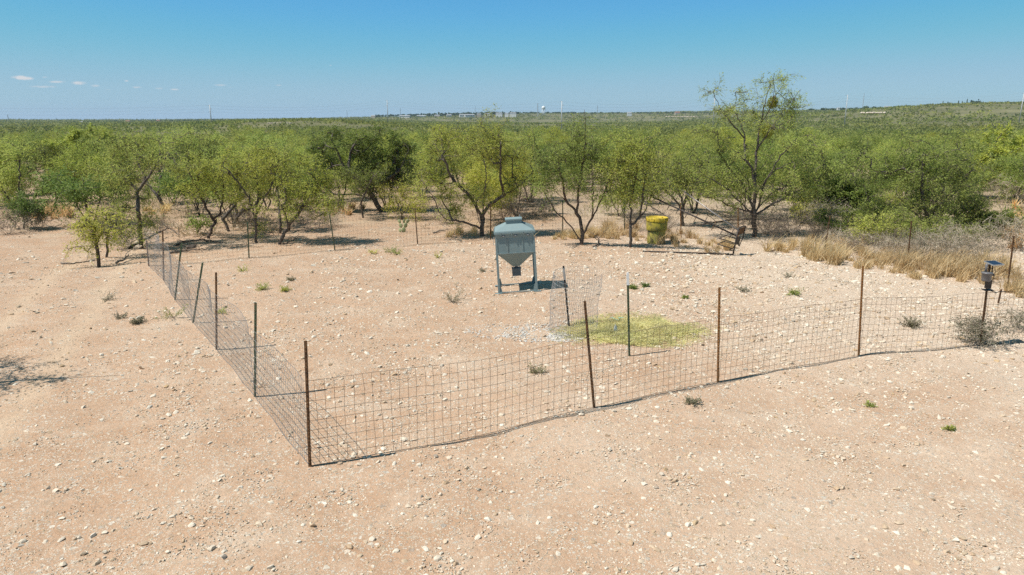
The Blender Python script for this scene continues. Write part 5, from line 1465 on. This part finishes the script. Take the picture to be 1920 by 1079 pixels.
def mast(px, by, ty, Yd, label, r=.5):
    b = at(px, by, Yd); t = at(px, ty, Yd); b[2] = min(b[2], float(gz(b[0], b[1]))); H = t[2] - b[2]
    e = empty('radio_mast', b); tag(e, label, 'mast')
    for k in range(3):
        a = k * 2.094; mb = MB(); mb.tube([(r * 2 * math.cos(a), r * 2 * math.sin(a), 0), (r * .6 * math.cos(a), r * .6 * math.sin(a), H)], r * .45, 4); mb.build('leg', M['pole_steel'], e)
    mb = MB()
    for j in range(12):
        z0 = H * j / 12; rr = r * (2 - 1.4 * j / 12)
        for k in range(3):
            a, c = k * 2.094, (k + 1) * 2.094
            mb.tube([(rr * math.cos(a), rr * math.sin(a), z0), (rr * math.cos(c), rr * math.sin(c), z0 + H / 12)], r * .25, 3, cap=False)
    mb.build('bracing', M['pole_steel'], e, kind='stuff')
mast(17, 232, 215, 2400, 'lattice mast at the far left of the skyline', .9)
mast(751, 218, 203, 3000, 'faint mast just right of the town pole', .8)
mast(891, 212, 200, 3000, 'faint mast above the middle of the town', .7)
mast(1008, 211, 194, 2900, 'thick mast just left of the water tower', 1.3)
mast(1120, 212, 198, 2900, 'thin mast right of the water tower pole', .8)
mast(651, 219, 208, 3000, 'thin mast over the left end of the town', .7)
mast(1617, 205, 175, 2600, 'very faint tall mast right of the right pole', .6)

wb = at(1019, 212, 3000); wb[2] = min(wb[2], float(gz(wb[0], wb[1])))
Ht = at(1019, 199, 3000)[2] - wb[2]
wt = empty('water_tower', wb); tag(wt, 'white water tower with a round tank on the distant skyline', 'water tower')
mb = MB(); zb = Ht - 15
mb.lathe([(0, zb), (5, zb + .5), (7.8, zb + 4), (8.2, zb + 7.5), (7.4, zb + 11), (4.5, zb + 14), (0, zb + 15)], 24); mb.build('tank', M['white'], wt, True)
for k in range(6):
    a = k * 1.047; mb = MB(); mb.tube([(8.2 * math.cos(a), 8.2 * math.sin(a), 0), (7.0 * math.cos(a), 7.0 * math.sin(a), zb + 4)], .55, 6); mb.build('leg', M['white'], wt, True)
mb = MB(); mb.tube([(0, 0, 0), (0, 0, zb + 1)], 1.3, 10); mb.build('riser', M['white'], wt, True)

def building(px, py, wpx, hpx, Yd, label, wall='bwhite', roof='broof', gable=True):
    sc = (Yd * CP) / F
    b = at(px, py, Yd); w = wpx * sc; h = max(hpx * sc, 3.0); d = w * .6
    b[2] -= 0
    gh = float(gz(b[0], b[1]))
    e = empty('building', b, random.Random(px).uniform(-.25, .25)); tag(e, label, 'building')
    z0 = min(0, gh - b[2])
    mb = MB(); mb.box((0, 0, (h + z0) / 2), (w, d, h - z0)); mb.build('wall', M[wall], e)
    mb = MB(); rh = min(w * .14, 2.6)
    mb.add([(-w * .52, -d * .55, h), (w * .52, -d * .55, h), (w * .52, d * .55, h), (-w * .52, d * .55, h), (-w * .5, 0, h + rh), (w * .5, 0, h + rh)], [[0, 1, 5, 4], [2, 3, 4, 5], [3, 2, 1, 0]], [[0, 4, 3], [1, 2, 5]]); mb.build('roof', M[roof], e)
    nw = max(2, int(w / 8))
    for k in range(nw):
        mb = MB(); mb.box((-w / 2 + (k + .5) * w / nw, -d / 2 - .05, h * .5), (w / nw * .38, .12, h * .32)); mb.build('window', M['bglass'], e)
bl = [(760, 220, 20, 2.2, 'w', 'long pale shed at the left end of the town'), (790, 219.5, 16, 1.8, 'w', 'pale low building right of the long shed'), (820, 219, 10, 2.0, 't', 'tan building in the left of the town'), (842, 218.5, 9, 2.2, 'w', 'small white building in the left of the town'),
      (866, 218, 9, 2.6, 'w', 'square white building at the middle of the town'), (880, 218.5, 18, 2.8, 'w', 'wide pale hall in the middle of the town'), (898, 217, 8, 2.2, 't', 'small tan house beside the wide pale hall'), (914, 216.5, 10, 2.2, 'w', 'white house right of the wide pale hall'),
      (936, 215.5, 12, 2.4, 'w', 'bright white building in the right of the town'), (950, 215, 7, 2.0, 'w', 'small white shed beside the bright white building'), (962, 215, 12, 2.2, 'w', 'last white building at the right end of the town'), (700, 219, 8, 1.6, 't', 'tan house just left of the town pole')]
for (px, py, w_, h_, c_, lab) in bl: building(px, py, w_, h_, 2900, lab, 'bwhite' if c_ == 'w' else 'btan')
for (px, py, w_, h_, Yd, c_, rf, lab) in ((152, 231.5, 8, 2.2, 2200, 'w', 'broof', 'small white house on the far left skyline'), (50, 232.5, 18, 1.8, 2300, 'w', 'broof', 'low pale buildings beside the far left mast'), (240, 229.5, 7, 2, 2200, 't', 'bred', 'red roofed house on the left skyline'), (297, 228, 6, 1.8, 2200, 't', 'bred', 'second red roofed house right along the left skyline'),
                               (1663, 203.5, 9, 3.0, 1780, 'w', 'broof', 'white house on the right skyline near the power pole'), (1735, 201, 6, 2.2, 1780, 't', 'bred', 'tan house with red roof on the right ridge'), (1742, 204.5, 8, 2, 1780, 'w', 'broof', 'low white shed below the right ridge'), (1770, 202.5, 9, 2.2, 1780, 'w', 'broof', 'white house left of the cypress spires'), (1781, 201, 8, 2, 1780, 'w', 'broof', 'white house under the cypress spires'),
                               (1861, 206, 6, 2, 1780, 'w', 'broof', 'small white shed on the right slope'), (1572, 205, 5, 2, 1780, 'w', 'broof', 'tiny white shed left of the right power pole'), (1270, 213, 9, 1.8, 2800, 't', 'bred', 'brown roofed house on the skyline left of the tallest mesquite'), (1180, 213.5, 8, 1.6, 2800, 'w', 'broof', 'pale low house on the skyline right of centre')):
    building(px, py, w_, h_, Yd, lab, 'bwhite' if c_ == 'w' else 'btan', rf)

# darker trees of the town and ridge, one mass; cypress spires one by one
rg = np.random.default_rng(909); mb = MB()
def clumps(px0, px1, py0, py1, Yd, k, wpx, hpx, q=26):
    sc = Yd * CP / F
    for i in range(k):
        px = rg.uniform(px0, px1); f = (px - px0) / (px1 - px0); py = py0 + (py1 - py0) * f + rg.normal(0, .4)
        Y = Yd * rg.uniform(.97, 1.05); c = at(px, py, Y)
        w = wpx * sc * rg.uniform(.5, 1.3); h = hpx * sc * rg.uniform(.5, 1.2)
        d = rg.normal(0, 1, (q, 3)); d /= np.linalg.norm(d, axis=1)[:, None]
        C = c + d * (rg.uniform(0, 1, q) ** .4)[:, None] * [w / 2, w / 2, h / 2]
        add_leaves(mb, C, d + rg.normal(0, .7, (q, 3)), rg.uniform(.3, .5, q) * w, rg.uniform(.3, .55, q) * h, rg)
clumps(700, 800, 218, 215, 3000, 60, 6, 4); clumps(800, 970, 215.5, 212, 3000, 150, 6, 5); clumps(960, 1100, 211.5, 211.5, 3000, 60, 6, 2.2); clumps(1100, 1350, 212, 212, 3000, 90, 6, 2.4)
clumps(1500, 1620, 206, 204, 1800, 26, 8, 4); clumps(1620, 1740, 203, 201, 1800, 30, 10, 5); clumps(1740, 1920, 200, 196, 1800, 90, 12, 7); clumps(1820, 1840, 193, 193, 1800, 5, 14, 9)
clumps(0, 420, 231.5, 225, 2400, 70, 8, 2.4); clumps(206, 222, 228.5, 228.5, 2300, 4, 12, 4)
o = mb.build('far_trees', M['leaf_far_dark'], kind='stuff'); o["label"] = "dark line of far trees along the town and the ridges"; o["category"] = "trees"
for i, (px, ty, by, lab) in enumerate(((1767, 190, 202, 'leftmost dark cypress spire on the right ridge'), (1776, 191, 202, 'second cypress spire from the left on the right ridge'), (1796, 189, 200, 'third cypress spire left of the tall one'), (1803, 190, 200, 'cypress spire just left of the tallest'), (1812, 186, 199, 'tallest dark cypress spire on the right ridge'))):
    Yd = 1780; b = at(px, by, Yd); t = at(px, ty, Yd); H = t[2] - b[2]; gh = float(gz(b[0], b[1]))
    z0 = min(0, gh - b[2])
    e = empty('cypress_tree', b); m1 = MB(); m1.tube([(0, 0, z0), (0, 0, H * .3)], .3, 6); m1.build('trunk', M['bark'], e)
    m2 = MB(); n_ = 260; h = rg.uniform(0, 1, n_); rr = 1.5 * np.sin(np.pi * np.clip(h * .85 + .12, 0, 1)) ** .7 * np.sqrt(rg.uniform(0, 1, n_)); a = rg.uniform(0, 6.283, n_)
    add_leaves(m2, np.stack([rr * np.cos(a), rr * np.sin(a), h * H], -1), rg.normal(0, .4, (n_, 3)) + [0, 0, 1], rg.uniform(1.2, 2.4, n_), rg.uniform(.5, 1.0, n_), rg); m2.build('crown', M['leaf_far_dark'], e)
    tag(e, lab, 'tree')

# bare caliche banks seen far off
for (px, py, w_, h_, Yd, lab) in ((1640, 212, 40, 3, 900, 'pale bare caliche bank on the right hillside'), (1280, 219, 60, 1.5, 1100, 'thin pale clearing line far behind the drum'), (525, 231.5, 44, 1.6, 620, 'pale bare strip on the left ridge')):
    sc = Yd * CP / F; c = at(px, py, Yd); rg = np.random.default_rng(int(px)); mb = MB()
    n_ = 14
    for k in range(n_):
        x0 = (k - n_ / 2) / n_ * w_ * sc
        mb.add(IV * [w_ * sc / n_ * .9, 3, h_ * sc * .6] * (1 + rg.normal(0, .2, (12, 1))) + [x0, rg.normal(0, 2), 0], tris=IF)
    o = mb.build('caliche_bank', M['caliche'], smooth=True); o.location = c; o["kind"] = 'structure'; o["label"] = lab

# ------------------------------------------------------------------ haze
m, nt = nodes_of('haze'); n = N(nt)
pv = n("VolumePrincipled"); pv.inputs["Color"].default_value = (.62, .78, 1.0, 1); pv.inputs["Density"].default_value = 6.0e-5; pv.inputs["Anisotropy"].default_value = .1
o_ = n("OutputMaterial"); n.ln(pv.outputs[0], o_.inputs["Volume"])
mb = MB(); mb.box((0, 3425, 45), (14200, 7300, 150))
hz = mb.build('haze', m, kind='stuff'); hz["label"] = "thin bluish haze of the warm day over the whole plain"; hz["category"] = "haze"
